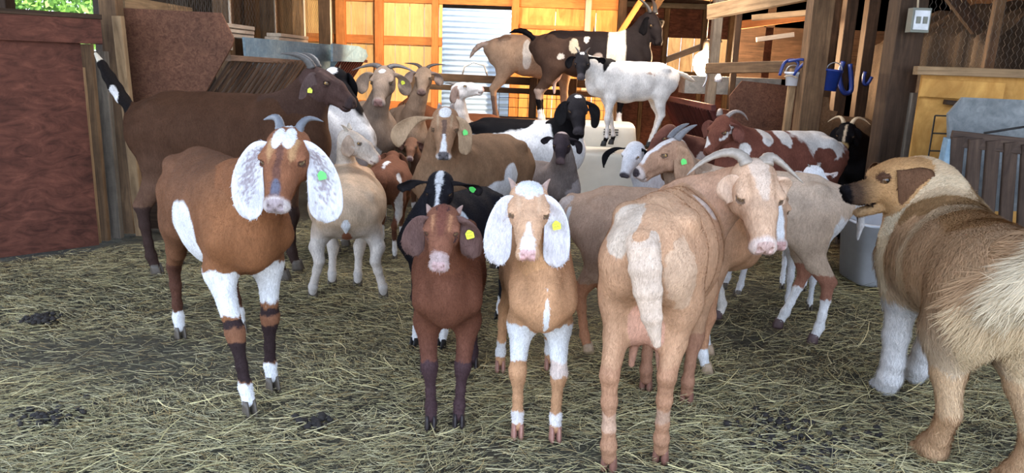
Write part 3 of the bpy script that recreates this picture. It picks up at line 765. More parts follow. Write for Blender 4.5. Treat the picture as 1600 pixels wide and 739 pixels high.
# ------------------------------------------------------------------ outside the doorway
def silo(cx, cy, r, h, label):
    t = thing('grain_silo', (cx, cy, 0), label, 'silo')
    vs, fs = [], []; n = 96; zs = np.arange(0, h+.01, .035)
    for i, z in enumerate(zs):
        rr = r+.012*math.sin(i*PI/1.5)
        for j in range(n): a = 2*PI*j/n; vs.append((cx+rr*math.cos(a), cy+rr*math.sin(a), z))
    for i in range(len(zs)-1):
        for j in range(n): fs.append((i*n+j, i*n+(j+1) % n, (i+1)*n+(j+1) % n, (i+1)*n+j))
    pyobj('wall', vs, fs, 'silo', t, True)
    vs = [(cx, cy, h+1.1)]; fs = []; m = 24
    for j in range(m*2): a = PI*j/m; q = 1.0; vs.append((cx+(r+.1)*math.cos(a), cy+(r+.1)*math.sin(a), h-.02+(.03 if j % 2 else 0)))
    fs = [(0, 1+j, 1+(j+1) % (2*m)) for j in range(2*m)]
    pyobj('roof', vs, fs, 'silo', t)
    boxes('roof_hatch', [(cx+.55, cy-r+.25, h+.05, cx+1.05, cy-r+.7, h+.36)], 'silo', t)
    # bolted seam
    a = -PI/2+.62; p = (cx+(r+.02)*math.cos(a), cy+(r+.02)*math.sin(a))
    plank('seam', (p[0], p[1], 0), (p[0], p[1], h), .09, .02, 'galv', t, up=(math.sin(-a), math.cos(a), 0))
silo(-1.45, 17.5, 2.6, 2.45, 'round corrugated metal grain silo outside the doorway')
tag(plank('fence_post', (-1.36, 12.6, 0), (-1.36, 12.6, 1.62), .11, .09, 'post_pale', up=(1, 0, 0)), 'pale wooden fence post standing outside in front of the silo', 'post')
S_(boxes('wall_neighbour', [(1.6+.25*i, 14.6, 0, 1.84+.25*i, 14.63, 2.9) for i in range(12)], 'orange_board'))
tag(plank('roof_brace', (2.3, 12.9, 1.3), (3.4, 12.9, 1.75), .10, .05, 'pale_board'), kind='structure')
def foliage(name, c, r, n, label, seed, cat='tree'):
    g = np.random.default_rng(seed); t = thing(name, (c[0], c[1], 0), label, cat)
    d = g.normal(size=(n, 3)); d /= np.linalg.norm(d, axis=1)[:, None]; p = np.array(c)+d*np.array(r)*(g.random((n, 1))**.33)
    a = g.normal(size=(n, 3)); a /= np.linalg.norm(a, axis=1)[:, None]; b_ = np.cross(a, g.normal(size=(n, 3))); b_ /= np.linalg.norm(b_, axis=1)[:, None]; s = .09*(.5+g.random((n, 1)))
    vs = np.stack([p-a*s, p+b_*s*.55, p+a*s, p-b_*s*.55], 1).reshape(-1, 3); q = np.arange(4*n).reshape(n, 4)
    me = np_mesh('foliage', vs, q, None, M['leaf'], False); o = child('foliage', me, t); o.matrix_parent_inverse = Matrix.Translation(t.location).inverted()
    wires('trunk', [[(c[0], c[1], 0), (c[0]+.1, c[1], c[2]*.5), (c[0], c[1], c[2])]], .12, 'bark', t, 8)
foliage('tree', (-10.6, 15.6, 2.7), (2.3, 1.6, 2.5), 9000, 'leafy green tree in sun outside beyond the left wall top', 3)
foliage('tree', (-9.6, 19.5, 2.9), (1.9, 1.5, 2.6), 6000, 'narrower green tree farther off behind the tall left post', 5)

# ------------------------------------------------------------------ posts on the left
def post(a, b, w, t, mat, label, name='wooden_post', up=(1, 0, 0), grp='timber posts and boards'):
    return tag(plank(name, a, b, w, t, mat, up=up), label, 'post', grp)
def vpost(px, py, Y, z0, z1, *a, dx=0, **k):
    p = D(px, py, Y); post((p[0]-dx, Y, z0), (p[0]+dx, Y, z1), *a, **k)
vpost(137, 240, 4.60, 0, 1.10, .052, .04, 'post_pale', 'short pale upright board nailed over the right edge of the stained left wall', 'wooden_board')
vpost(149, 220, 4.68, 0, 1.24, .07, .04, 'post', 'brown upright board beside the short pale one at the left wall end', 'wooden_board')
vpost(169, 220, 4.76, 0, 1.20, .08, .05, 'post_grey', 'weathered grey upright board between two brown ones at the left wall end', 'wooden_board')
vpost(181, 100, 4.93, 0, 2.62, .11, .10, 'post', 'tall square post rising to the roof at the end of the stained left wall')
vpost(200, 160, 4.85, 0, 1.42, .06, .05, 'post_pale', 'narrow tan board fixed to the right side of the tall left post', 'wooden_board', dx=-.02)
post((-3.36, 5.0, 0), (-3.36, 5.0, 2.7), .10, .10, 'post_dark', 'dark post standing behind the stained left wall against the trees')
post((-2.98, 5.6, 0), (-2.98, 5.6, 2.7), .06, .06, 'post_dark', 'thin dark post behind the stained left wall near its end')
# ledges and posts behind the feeders on the left
LX = -2.62
tag(plank('ledge_board', (LX, 5.06, 1.50), (LX+.0, 6.1, 1.50), .12, .05, 'post_pale', up=(0, 0, 1)), 'tan ledge board above the big stained feeder end panel', 'board', 'ledge boards on the left partition')
for (y0, y1, z, lb) in ((5.6, 6.55, 1.40, 'pale board pair just behind the top corner of the big stained feeder panel'), (7.3, 8.2, 1.38, 'short stack of white boards lying on the far end of the blue panel')):
    t = thing('board_stack', (-2.35, y0, z-.06), lb, 'boards', 'ledge boards on the left partition')
    for k in range(3): plank('board', (-2.38+.02*k, y0, z-.04+.035*k), (-2.34+.015*k, y1-.03*k, z-.04+.035*k), .032, .14, 'pale_board', t)
for k, (x, y, w, mt, lb) in enumerate(((-2.66, 6.9, .14, 'post', 'brown square post with a pale edge strip, first behind the left feeder'),
        (-2.66, 8.15, .15, 'post', 'brown square post with a pale edge strip, second behind the left feeder'), (-2.58, 9.0, .13, 'post', 'brown square post with a pale edge strip, third behind the left feeder'),
        (-2.40, 9.5, .14, 'post_dark', 'dark square post with a pale edge strip, last before the back wall'))):
    t = thing('wooden_post', (x, y, 0), lb, 'post', 'timber posts and boards')
    plank('post_body', (x, y, 0), (x, y, 2.6), w, .13, mt, t, up=(1, 0, 0)); plank('edge_strip', (x+w/2+.012, y-.06, 1.25), (x+w/2+.012, y-.06, 2.6), .02, .02, 'pale_board', t, up=(1, 0, 0))
# hay heaped behind wire netting
def heap(name, x0, x1, y0, y1, z, label):
    n = 44; gx2, gy2 = np.meshgrid(np.linspace(0, 1, n), np.linspace(0, 1, n), indexing='ij')
    zz = z*(.75+.25*np.minimum(1, 4*gx2*(1-gx2)+.3))+.28*fnoise(np.stack([gx2.ravel()*3, gy2.ravel()*4, 0*gx2.ravel()], 1), 1.6, 4).reshape(gx2.shape)
    xx = x1+(x0-x1)*gx2; edge = (gx2 == 0) | (gx2 == 1) | (gy2 == 0) | (gy2 == 1); zz = np.where(edge, .0, zz)
    v = np.stack([xx+.1*fnoise(np.stack([gx2.ravel()*9, gy2.ravel()*9, 0*gx2.ravel()], 1), 2, 6).reshape(gx2.shape), y0+(y1-y0)*gy2, zz], -1).reshape(-1, 3); i2 = np.arange(n*n).reshape(n, n)
    q = np.stack([i2[:-1, :-1], i2[:-1, 1:], i2[1:, 1:], i2[1:, :-1]], -1).reshape(-1, 4)
    o = bpy.data.objects.new(name, np_mesh(name, v, q, None, M['hay_dark'])); COL.objects.link(o); return tag(o, label, 'hay', kind='stuff')
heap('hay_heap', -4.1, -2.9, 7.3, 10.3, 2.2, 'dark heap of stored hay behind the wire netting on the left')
def netting(name, o, ax, bx, na, nb, r, mat, label, hexa=True, parent=None):
    L = []
    o = np.array(o, float); ax = np.array(ax, float); bx = np.array(bx, float)
    if hexa:
        for i in range(na+1):
            L.append([o+ax*(i+(.35 if j % 2 else -.35)*((i % 2)*2-1)*.7)/na+bx*j/nb for j in range(nb+1)])
    else:
        L = [[o+ax*i/na, o+ax*i/na+bx] for i in range(na+1)]+[[o+bx*j/nb, o+bx*j/nb+ax] for j in range(nb+1)]
    w = wires(name, L, r, mat, parent, 3 if hexa else 5)
    if label: tag(w, label, 'netting')
    return w
netting('wire_netting', (-2.56, 5.6, 1.45), (0, 4.2, 0), (0, 0, .85), 100, 22, .0015, 'wire', 'chicken wire stretched between the posts above the left feeder')

# ------------------------------------------------------------------ slatted hay feeders
def v_feeder(label, endpts, endn, endmat, slat_list, rails, slatmat, loc, end_thick=.02, slat_w=.045):
    t = thing('hay_feeder', loc, label, 'hay feeder', 'slatted hay feeders')
    for p in endpts: panel('end_panel', p, end_thick, endn, endmat, t)
    for a, b in slat_list: plank('slat', a, b, slat_w, .02, slatmat, t, up=(0, 1, 0) if abs(b[1]-a[1]) < .3 else (1, 0, 0))
    for a, b, w, th in rails: plank('rail', a, b, w, th, slatmat, t)
    return t
E5 = [D(x, y, 5.0) for x, y in ((182, 12), (345, 20), (365, 60), (362, 72), (252, 266), (205, 269))]
sl = [((-1.93, y, 1.17), (-2.42, y-.0, .48)) for y in np.arange(5.12, 7.05, .125)]
v_feeder('long slatted hay feeder on the left behind the big stained end panel', [[tuple(p) for p in E5]], (0, 1, 0), 'osb', sl,
         [((-1.92, 5.02, 1.185), (-1.98, 7.1, 1.16), .04, .04), ((-2.42, 5.02, .46), (-2.42, 7.1, .46), .06, .04), ((-2.55, 5.02, .44), (-2.55, 7.1, .44), .16, .03)], 'slat_mid', (-2.3, 5.0, 0))
sl = [((-1.95, y, 1.20), (-2.22, y, .80)) for y in np.arange(8.3, 9.7, .13)]
v_feeder('small slatted hay feeder near the back wall past the blue panel', [[(-2.5, 8.2, 1.3), (-1.97, 8.2, 1.3), (-1.95, 8.2, 1.18), (-2.25, 8.2, .75), (-2.5, 8.2, .75)]], (0, 1, 0), 'blue_grey', sl,
         [((-1.94, 8.2, 1.215), (-1.94, 9.7, 1.19), .035, .035), ((-2.22, 8.2, .78), (-2.22, 9.7, .78), .05, .035)], 'slat_red', (-2.2, 8.9, .7))
# plywood boards with cut corners along the left feeders; blue sky light put into their colour
def atx(x, y, X0, X1, Y0, Y1, px0, px1):
    Y = Y0+(Y1-Y0)*(x-px0)/(px1-px0); return D(x, y, Y)
bl = [atx(x, y, 0, 0, 6.2, 8.4, 385, 525) for x, y in ((382, 58), (520, 70), (531, 84), (534, 96), (522, 140), (420, 118), (385, 92))]
tag(panel('sky_tinted_board', [tuple(p) for p in bl], .02, (-.6, -.6, 0), 'blue_grey'), 'long plywood panel tinted with blue sky light, cut corners, over the left feeder', 'board', 'feeder panels tinted with sky light')
bl = [atx(x, y, 0, 0, 7.6, 9.3, 520, 576) for x, y in ((520, 68), (560, 72), (572, 78), (575, 88), (568, 97), (535, 96), (520, 96))]
tag(panel('sky_tinted_board', [tuple(p) for p in bl], .02, (-.6, -.6, 0), 'blue_grey'), 'shorter grey blue panel with a rounded end beside the orange studs', 'board', 'feeder panels tinted with sky light')

# ------------------------------------------------------------------ gate rails in front of the doorway and orange panels
t = thing('board_gate', (-.3, 8.5, 0), 'dark brown board gate with wire below in front of the doorway', 'gate')
for z in (1.05, .94, .62): plank('board', (-1.22, 8.5, z), (1.15, 8.5, z-.03), .085 if z > 1 else .06, .035, 'post_dark', t)
for x in (-1.18, .18, .62): plank('gate_post', (x, 8.45, 0), (x, 8.45, 1.08), .09, .07, 'post_dark', t, up=(1, 0, 0))
netting('wire_panel', (-.2, 8.53, .1), (1.3, 0, 0), (0, 0, .85), 12, 8, .0035, 'dark_wire', None, False, t)
wires('gate_loop', [[(-.62, 8.5, 1.08), (-.6, 8.5, 1.17), (-.5, 8.5, 1.22), (-.38, 8.5, 1.19), (-.34, 8.5, 1.08)]], .009, 'galv', t, 8)
tag(boxes('wooden_platform', [(-.25, 7.0, .60, 1.05, 8.2, .64), (-.2, 7.05, .0, -.12, 8.15, .6), (.92, 7.05, .0, 1.0, 8.15, .6)], 'osb_tan'), 'wooden platform the two patched goats stand on', 'platform')

# ------------------------------------------------------------------ right side: posts, rail, feeder, stall
post((2.13, 5.5, 0), (2.13, 5.5, 2.60), .15, .14, 'post', 'tall brown square post with a log rail reaching it, right of the glowing lamp')
post((2.02, 5.62, 0), (2.04, 5.62, 1.25), .05, .05, 'post_pale', 'narrow tan board leaning on the front of the tall post by the blue buckets', 'wooden_board')
post((2.40, 4.8, 0), (2.40, 4.8, 2.65), .17, .16, 'post_dark', 'thick dark square post at the near corner of the plywood stall')
post((2.50, 4.72, 0), (2.50, 4.72, 1.12), .10, .06, 'post_grey', 'grey board on the face of the thick dark stall post', 'wooden_board')
vpost(1118, 60, 7.4, .0, 2.42, .085, .10, 'post_grey', 'grey post standing right beside the glowing lamp')
vpost(1151, 60, 7.5, .0, 2.42, .055, .06, 'post_dark', 'thin post between the two small back windows')
vpost(1322, 60, 6.8, 0, 2.45, .10, .10, 'post_dark', 'dark post hung with blue rope behind the tall brown post')
vpost(1356, 60, 6.8, 0, 2.45, .10, .10, 'post_dark', 'dark post at the back of the pen behind the dark brown goat')
vpost(1300, 60, 7.2, 0, 2.45, .07, .08, 'post_dark', 'dark leaning post in the gap beside the plywood stall')
tag(plank('log_rail', D(1106, 107, 6.3), D(1268, 103, 5.6), .085, .08, 'post'), 'rough brown log rail between the lamp post and the tall post', 'rail')
tag(plank('cross_beam', D(1108, 19, 6.6), D(1262, -12, 5.7), .12, .05, 'post_pale'), 'tan slanted beam under the roof left of the tall brown post', 'beam', 'roof beams on the right')
tag(plank('cross_beam', D(1182, 62, 7.4), D(1240, 54, 7.4), .045, .04, 'pale_board'), 'short pale beam hanging under the roof behind the tall brown post', 'beam', 'roof beams on the right')
tag(plank('cross_beam', D(1158, 39, 7.9), D(1262, 25, 7.6), .08, .05, 'girt'), 'long orange beam under the roof behind the tall brown post', 'beam', 'roof beams on the right')
tag(plank('cross_beam', D(1175, 28, 7.0), D(1262, 20, 6.8), .05, .05, 'post_pale'), 'rough pale pole under the roof above the orange beam', 'beam', 'roof beams on the right')
E6 = [D(x, y, 6.0) for x, y in ((1160, 126), (1252, 136), (1250, 240), (1140, 240), (1140, 150))]
sl = [((1.60, y, .90), (1.95, y+.35, .40)) for y in np.arange(6.15, 8.3, .11)]
v_feeder('dark red slatted hay feeder behind the white goat with a stained end panel', [[tuple(p) for p in E6]], (0, 1, 0), 'osb', sl,
         [((1.60, 6.1, .92), (1.60, 8.4, .92), .05, .04), ((1.97, 6.4, .4), (1.97, 8.6, .4), .06, .04)], 'slat_red', (1.9, 6.9, 0))
sb = S_(panel('wall_feeder_back', [(2.0, 6.6, .0), (2.0, 8.6, .0), (2.0, 8.6, .86), (2.0, 6.6, .86)], .02, (1, 0, 0), 'barn_red'))
Eo = [D(x, y, 5.58) for x, y in ((1262, 150), (1295, 152), (1297, 172), (1309, 174), (1300, 195), (1285, 300), (1250, 330))]
tag(panel('offcut_panel', [tuple(p) for p in Eo], .02, (0, 1, 0), 'osb_tan'), 'tan stepped offcut panel right of the tall brown post', 'panel')
tag(boxes('concrete_trough', [(1.75, 7.9, .98, 2.75, 8.2, 1.16)], 'grey_paint'), 'pale long trough below the log rail beneath the lamp', 'trough')
# stall wall of yellow plywood
YS = 4.62
S_(panel('wall_stall', [(2.46, YS, 0), (3.9, YS-.25, 0), (3.9, YS-.25, 1.25), (2.46, YS, 1.25)], .02, (0, 1, 0), 'ply_yellow'))
S_(plank('trim_8', (2.40, YS-.02, 1.255), (3.9, YS-.27, 1.255), .05, .08, 'post_pale'))
S_(plank('trim_9', (2.44, YS-.03, 1.155), (2.90, YS-.10, 1.145), .11, .025, 'ply_yellow'))
tag(plank('grab_rail', (2.58, YS-.07, 1.075), (2.93, YS-.13, 1.055), .028, .05, 'post_dark'), 'thin dark rail under the top board of the plywood stall', 'rail')
netting('stall_mesh', (2.44, 4.38, .18), (.42, 0, 0), (0, 0, .82), 4, 8, .005, 'dark_wire', 'square mesh wire panel against the yellow plywood stall', False)['category'] = 'wire panel'
netting('wire_netting', (2.46, YS+.03, 1.28), (1.4, -.24, 0), (0, 0, .8), 52, 34, .0011, 'wire', 'chicken wire above the plywood stall wall')
S_(plank('trim_10', (2.4, YS, 1.74), (3.9, YS-.2, 1.70), .06, .05, 'post_pale'))
post((3.28, YS-.1, 1.25), (3.32, YS-.1, 2.6), .11, .07, 'post', 'brown upright beam on the plywood stall rail, the wider one')
post((3.05, YS+.35, 1.0), (3.08, YS+.35, 2.6), .06, .05, 'post', 'narrow upright beam behind the chicken wire of the stall')
tag(plank('roof_strut', (3.55, 4.7, 1.25), (3.25, 4.95, 1.75), .09, .05, 'post_dark'), 'dark diagonal strut at the edge of the stall opening', 'beam', 'roof beams on the right')
tag(plank('roof_strut', (2.75, 5.3, 1.95), (3.15, 5.3, 1.55), .09, .05, 'post_dark'), 'dark diagonal strut behind the chicken wire of the stall', 'beam', 'roof beams on the right')
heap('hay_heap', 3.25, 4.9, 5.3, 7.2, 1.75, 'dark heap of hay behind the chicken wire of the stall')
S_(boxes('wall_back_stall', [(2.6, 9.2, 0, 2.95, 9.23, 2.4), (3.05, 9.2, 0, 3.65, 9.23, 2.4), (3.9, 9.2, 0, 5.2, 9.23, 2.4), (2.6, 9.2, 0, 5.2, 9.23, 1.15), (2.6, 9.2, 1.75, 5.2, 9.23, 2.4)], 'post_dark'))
# grey painted feeder end panel and the near slatted feeder
Eg = [D(x, y, 3.95) for x, y in ((1505, 152), (1640, 158), (1660, 330), (1484, 330), (1482, 178))]
Ys = 3.55
sl = []
for k in range(9):
    a = D(1497+27.5*k, 214+2.6*k, Ys-.02*k); b_ = D(1508+30*k, 352+5*k, Ys-.02*k+.0); sl.append(((a[0], a[1], a[2]), (b_[0]-.01, a[1]+.10, b_[2]-.12)))
t = v_feeder('near slatted hay feeder with a grey painted end panel behind the dog', [[tuple(p) for p in Eg]], (0, 1, 0), 'grey_paint', [], [], 'slat_dark', (2.5, 3.7, 0))
for a, b_ in sl: plank('slat', a, b_, .062, .022, 'slat_dark', t, up=(1, 0, 0))
a = D(1486, 216, Ys+.03); b_ = D(1720, 242, Ys-.15); plank('rail', a, b_, .075, .04, 'slat_dark', t)
c = a-np.array([0, -.12, .62]); d_ = b_-np.array([0, -.12, .62]); plank('rail', c, d_, .09, .05, 'slat_dark', t); plank('feeder_leg', a-np.array([0, 0, 0]), (a[0]+.0, a[1]+.1, 0), .05, .05, 'blue_grey', t, up=(1, 0, 0))
plank('feeder_leg', b_, (b_[0], b_[1]+.1, 0), .06, .05, 'slat_dark', t, up=(1, 0, 0))
wires('tie_rod', [[D(1538, 208, 3.8), D(1640, 192, 3.8)]], .006, 'dark_wire', t)
# ------------------------------------------------------------------ the herd
WH = (.74, .74, .74); CR = (.62, .50, .38); TAN = (.52, .30, .17); LTAN = (.58, .38, .25); BRN = (.22, .095, .045); DBR = (.085, .042, .026); BLK = (.006, .0055, .0065)
GRY = (.25, .18, .13); PNK = (.60, .33, .29); SKIN = (.38, .22, .20)
GC = 0
def herd(label, hind, front, S, eyes=None, look=(0, -.76, -.65), roll=0, hs=1.05, **kw):
    hind = np.array(hind, float); front = np.array(front, float); d = front-hind; yaw = math.atan2(d[1], d[0]); ln = kw.get('length', 1.0)
    c = (hind+front)/2; u = d/np.linalg.norm(d); loc = c+u*.0775*S*ln
    hpos = None
    if eyes is not None:
        p = D(*eyes); R = basis(look, roll); hpos = p-S*hs*(R[:, 0]*.0626+R[:, 2]*.0155)
    if 'headpos' in kw: hpos = np.array(kw.pop('headpos'))
    global GC
    nm = kw.pop('nm', 'goat')
    return goat(nm, label, (loc[0], loc[1]), yaw, S=S, hs=hs, head=hpos, look=look, roll=roll, **kw)

# 1 big brown doe with white speckled ears
herd('big brown doe with short horns, long white speckled ears and a white forehead', (-1.36, 3.06), (-.90, 2.46), 1.07, (443, 249, 2.2), (.02, -.78, -.62), hs=1.03, neck=.92, h=.0042,
     feet=dict(FR=(-.89, 2.35), FL=(-.875, 2.55), HR=(-1.43, 3.03), HL=(-1.20, 3.12)),
     ears=dict(L=.215, W=.094, out=.315, fwd=.10, down=.93, ang=.2, cup=.25, tipw=.80), tag_ear={'left': 'green'},
     horns=dict(pts=[(-.020, .022, .028), (-.075, .026, .045), (-.092, .045, .035), (-.085, .078, .020)], r=.018), horn_col=(.17, .18, .20), nose=1,
     coat=[('base', (.165, .076, .040)), ('fade', 'B', 0, .05, .32, (.27, .115, .050), .8), ('fade', 'B', 2, .66, .80, (.12, .065, .042), .6), ('tag', 'neck', (.24, .10, .046), .8), ('tag', 'head', (.25, .105, .055), .9),
           ('stripe', .010, .016, .06, .21, (.15, .07, .05)), ('eyestripe', (.52, .31, .15), .013), ('blob', 'H', (.022, .014, .048), (.046, .016, .03), WH, .08), ('blob', 'H', (.022, -.014, .048), (.046, .016, .03), WH, .08), ('blob', 'H', (-.06, 0, .035), (.035, .018, .05), WH, .2),
           ('muzzle', (.50, .44, .42), .212), ('stripe', .010, .018, .17, .222, (.12, .12, .16)), ('nose', (.30, .24, .25)), ('earspeck', (.68, .68, .72), (.17, .09, .10), .42), ('earedge', (.74, .74, .78)),
           ('blob', 'B', (.05, -.17, .55), (.115, .14, .11), WH, .15), ('blob', 'B', (.085, -.15, .46), (.10, .14, .10), WH, .15),
           ('leg', 'FL,FR', .315, .455, WH), ('leg', 'FL,FR', .10, .30, (.035, .022, .022)), ('leg', 'FL,FR', .235, .275, (.22, .10, .055)), ('leg', 'FL,FR', -.1, .095, WH),
           ('leg', 'HL,HR', .12, .32, (.10, .045, .03)), ('leg', 'HL,HR', -.1, .115, WH)])
# 2 dark brown goat behind
herd('dark brown horned goat side on behind the big doe, tail raised with a white tip', (-1.95, 4.06), (-1.30, 4.03), 1.27, (513, 129, 4.06), (.93, -.15, -.42), hs=.98, h=.006,
     ears=dict(L=.19, W=.085, out=.16, fwd=-.10, down=.97, ang=1.1, cup=.2), tag_ear={'right': 'yellow'},
     horns=dict(pts=[(-.02, .022, .045), (-.05, .035, .085), (-.10, .055, .075), (-.15, .065, .045)], r=.021), horn_col=(.12, .115, .11),
     tail=[(-.45, 0, .71), (-.51, 0, .77), (-.54, 0, .86), (-.585, 0, .935)],
     coat=[('base', (.068, .033, .019)), ('fade', 'B', 2, .55, .40, (.16, .09, .06), .6), ('tag', 'neck', (.060, .034, .026), .8), ('tag', 'head', (.075, .045, .04), .9), ('eyestripe', (.17, .10, .085), .010), ('tag', 'ear', (.11, .075, .07)), ('muzzle', (.05, .035, .035), .20),
           ('tag', 'tail', (.012, .01, .01)), ('blob', 'B', (-.585, 0, .93), (.03, .05, .035), (.7, .66, .55), .1, ['tail']), ('blob', 'B', (-.50, -.04, .76), (.018, .03, .05), WH, .1, ['tail', 'trunk']), ('leg', 'HL,HR,FL,FR', .0, .3, (.05, .03, .025))])
# 3 black and white goat
herd('black headed goat with a white chest side, seen behind the dark brown goat head', (-1.70, 4.68), (-1.20, 4.64), 1.16, (532, 124, 4.78), (.2, .9, -.35), girth=1.25, h=.008,
     ears=dict(L=.17, W=.07, out=.3, down=.9), collar=dict(t=.85, c=(.7, .7, .72)),
     coat=[('base', BLK), ('blob', 'B', (.24, -.05, .60), (.19, .3, .20), WH, .08), ('tag', 'ear', BLK), ('leg', 'FR,FL', 0, .3, WH), ('blob', 'H', (-.05, 0, .02), (.02, .03, .03), WH, .2)])
# 4 grey tan horned goat facing the camera
herd('grey tan goat facing forward with wide drooping horns, a white chest and white legs', (-1.24, 6.06), (-1.08, 5.50), 1.12, (597, 127, 5.26), (-.05, -.78, -.62), hs=1.15, h=.006, girth=1.35,
     ears=dict(L=.15, W=.072, out=.55, fwd=.05, down=.70, ang=.2), tag_ear={'left': 'yellow'},
     horns=dict(pts=[(-.02, .022, .040), (-.05, .045, .05), (-.045, .10, .035), (.0, .165, .03)], r=.019), horn_col=(.10, .09, .085),
     coat=[('base', GRY), ('fade', 'B', 0, .25, .4, (.20, .16, .135), .5), ('blob', 'B', (.10, -.15, .52), (.20, .12, .22), (.60, .60, .62), .2), ('blob', 'B', (.36, 0, .48), (.09, .06, .13), WH, .3), ('tag', 'head', (.27, .20, .15), .8), ('blob', 'H', (.03, 0, .05), (.025, .018, .02), (.55, .55, .55), .2),
           ('muzzle', (.36, .29, .25), .21), ('nose', SKIN), ('tag', 'ear', (.27, .20, .15)), ('leg', 'FL,FR', -.1, .40, WH), ('leg', 'FL', .18, .24, (.12, .07, .05)), ('leg', 'HL,HR', -.1, .3, WH)])
# 5 second horned goat
herd('tan goat with nearly straight spread horns behind the grey tan goat', (-1.02, 6.72), (-.88, 6.16), 1.05, (661, 121, 5.94), (0, -.82, -.57), hs=1.0, h=.007,
     ears=dict(L=.135, W=.068, out=.6, fwd=.05, down=.65, ang=.2),
     horns=dict(pts=[(-.02, .022, .040), (-.06, .04, .05), (-.065, .09, .05), (-.075, .145, .04)], r=.018), horn_col=(.07, .06, .055),
     coat=[('base', (.26, .18, .125)), ('tag', 'head', (.27, .19, .13), .7), ('muzzle', (.20, .14, .12), .215), ('nose', (.22, .14, .12)), ('tag', 'ear', (.24, .175, .14)), ('blob', 'B', (.1, -.15, .55), (.1, .08, .18), (.55, .52, .48), .3), ('leg', 'FL,FR', 0, .3, (.5, .45, .4))])
# 6 cream goat from behind
herd('cream goat seen from behind with hind legs spread wide, head turned to the side', (-.825, 3.60), (-.90, 3.98), .84, (561, 222, 3.90), (.86, -.05, -.42), hs=1.12, h=.005, girth=1.55, length=.95, depth=1.15, legw=1.3, rz_=-.09, fz=-.01,
     feet=dict(HL=(-1.01, 3.62), HR=(-.655, 3.66), FL=(-.97, 3.86), FR=(-.83, 3.86)),
     ears=dict(L=.12, W=.075, out=.25, fwd=.0, down=.85, ang=1.2, cup=.3),
     horns=dict(pts=[(-.02, .025, .045), (-.04, .04, .065), (-.05, .075, .07)], r=.014), horn_col=(.50, .44, .36), neck=.8,
     tail=[(-.44, 0, .69), (-.475, 0, .68), (-.49, 0, .62), (-.482, 0, .55)],
     coat=[('base', (.60, .44, .30)), ('fade', 'B', 0, .02, .26, (.40, .26, .18), .6), ('tag', 'neck', (.50, .42, .34)), ('tag', 'head', (.60, .52, .44)), ('fade', 'B', 2, .5, .36, (.74, .70, .66), .9), ('tag', 'tail', (.78, .78, .78)), ('blob', 'B', (-.42, 0, .41), (.22, .030, .05), (.42, .17, .10), .15, ['trunk', 'HL', 'HR']),
           ('tag', 'ear', (.48, .36, .27)), ('leg', 'HL,HR,FL,FR', -.1, .40, (.68, .62, .56)), ('leg', 'HL,HR,FL,FR', -.1, .1, (.6, .56, .52)), ('nose', PNK)])
# 7 brown kid from behind with white edge
herd('red brown young goat from behind beside the cream goat, white stripe down its rump', (-.79, 4.44), (-.81, 4.86), .74, None, (-.3, .9, -.3), headpos=(-.84, 5.08, .56), h=.008, girth=1.35, group='kids and young goats',
     coat=[('base', (.17, .075, .045)), ('blob', 'B', (-.20, 0, .76), (.16, .03, .05), WH, .3), ('blob', 'B', (-.37, -.125, .50), (.05, .035, .24), WH, .12, ['trunk', 'HR']), ('leg', 'HR,HL', .11, .26, (.10, .045, .03)), ('leg', 'HR,HL,FL,FR', -.1, .17, WH)])
# 8 small brown kid
herd('small dark brown kid facing forward beside the white legs of the grey tan goat', (-.70, 5.82), (-.69, 5.46), .64, (642, 229, 5.28), (0, -.75, -.66), hs=1.15, h=.008, group='kids and young goats',
     ears=dict(L=.13, W=.06, out=.5, down=.7, ang=.3), coat=[('base', (.13, .065, .04)), ('tag', 'head', (.20, .10, .06)), ('muzzle', (.35, .27, .24), .20), ('nose', (.2, .12, .12)), ('tag', 'ear', (.12, .06, .045)), ('leg', 'FL,FR', -.1, .28, WH), ('leg', 'FL,FR', .12, .17, (.12, .06, .04))])
# 9 tan doe with white blaze
herd('tan doe with a white forehead spot and white nose, large white patch on her flank', (-.03, 4.28), (-.33, 3.84), 1.04, (695, 199, 3.56), (.03, -.72, -.69), hs=1.02, h=.0055, girth=1.08, belly=1.08,
     ears=dict(L=.185, W=.075, ang=.4, cup=.35, left=dict(out=.28, fwd=.12, down=.80), right=dict(out=.95, fwd=.15, down=.62, L=.19)), tag_ear={'left': 'green'},
     tail=[(-.45, 0, .70), (-.50, 0, .69), (-.53, 0, .60), (-.52, 0, .50)],
     horns=dict(pts=[(-.03, .024, .030), (-.055, .026, .035), (-.07, .03, .03)], r=.015), horn_col=(.25, .2, .18),
     coat=[('base', (.235, .138, .078)), ('fade', 'B', 2, .66, .85, (.17, .105, .065), .6), ('tag', 'neck', (.28, .16, .09), .8), ('tag', 'head', (.33, .19, .11), .9), ('blob', 'H', (.008, 0, .05), (.040, .026, .03), WH, .15), ('eyestripe', (.50, .36, .23), .008), ('stripe', .012, .014, .06, .17, (.16, .10, .075)),
           ('stripe', .008, .020, .145, .235, WH), ('muzzle', (.62, .56, .52), .222), ('nose', (.05, .045, .055)), ('tag', 'ear', (.42, .29, .18)), ('blob', 'B', (-.04, .19, .50), (.17, .12, .075), WH, .15), ('blob', 'B', (-.12, .17, .57), (.07, .12, .10), WH, .2),
           ('leg', 'FL,FR', .0, .35, WH), ('tag', 'tail', (.20, .12, .08)), ('leg', 'HL,HR', -.1, .15, WH)])
# 10 brown goat behind
herd('plain red brown goat mostly hidden behind the white headed goat looking up', (-.20, 6.98), (-.66, 6.98), .95, None, (-.9, -.1, -.5), headpos=(-.96, 6.95, .84), h=.009, girth=1.2, ears=dict(L=.14, W=.06),
     coat=[('base', (.20, .075, .035)), ('tag', 'ear', (.2, .08, .04)), ('leg', 'HL,HR,FL,FR', 0, .3, (.12, .05, .03))])
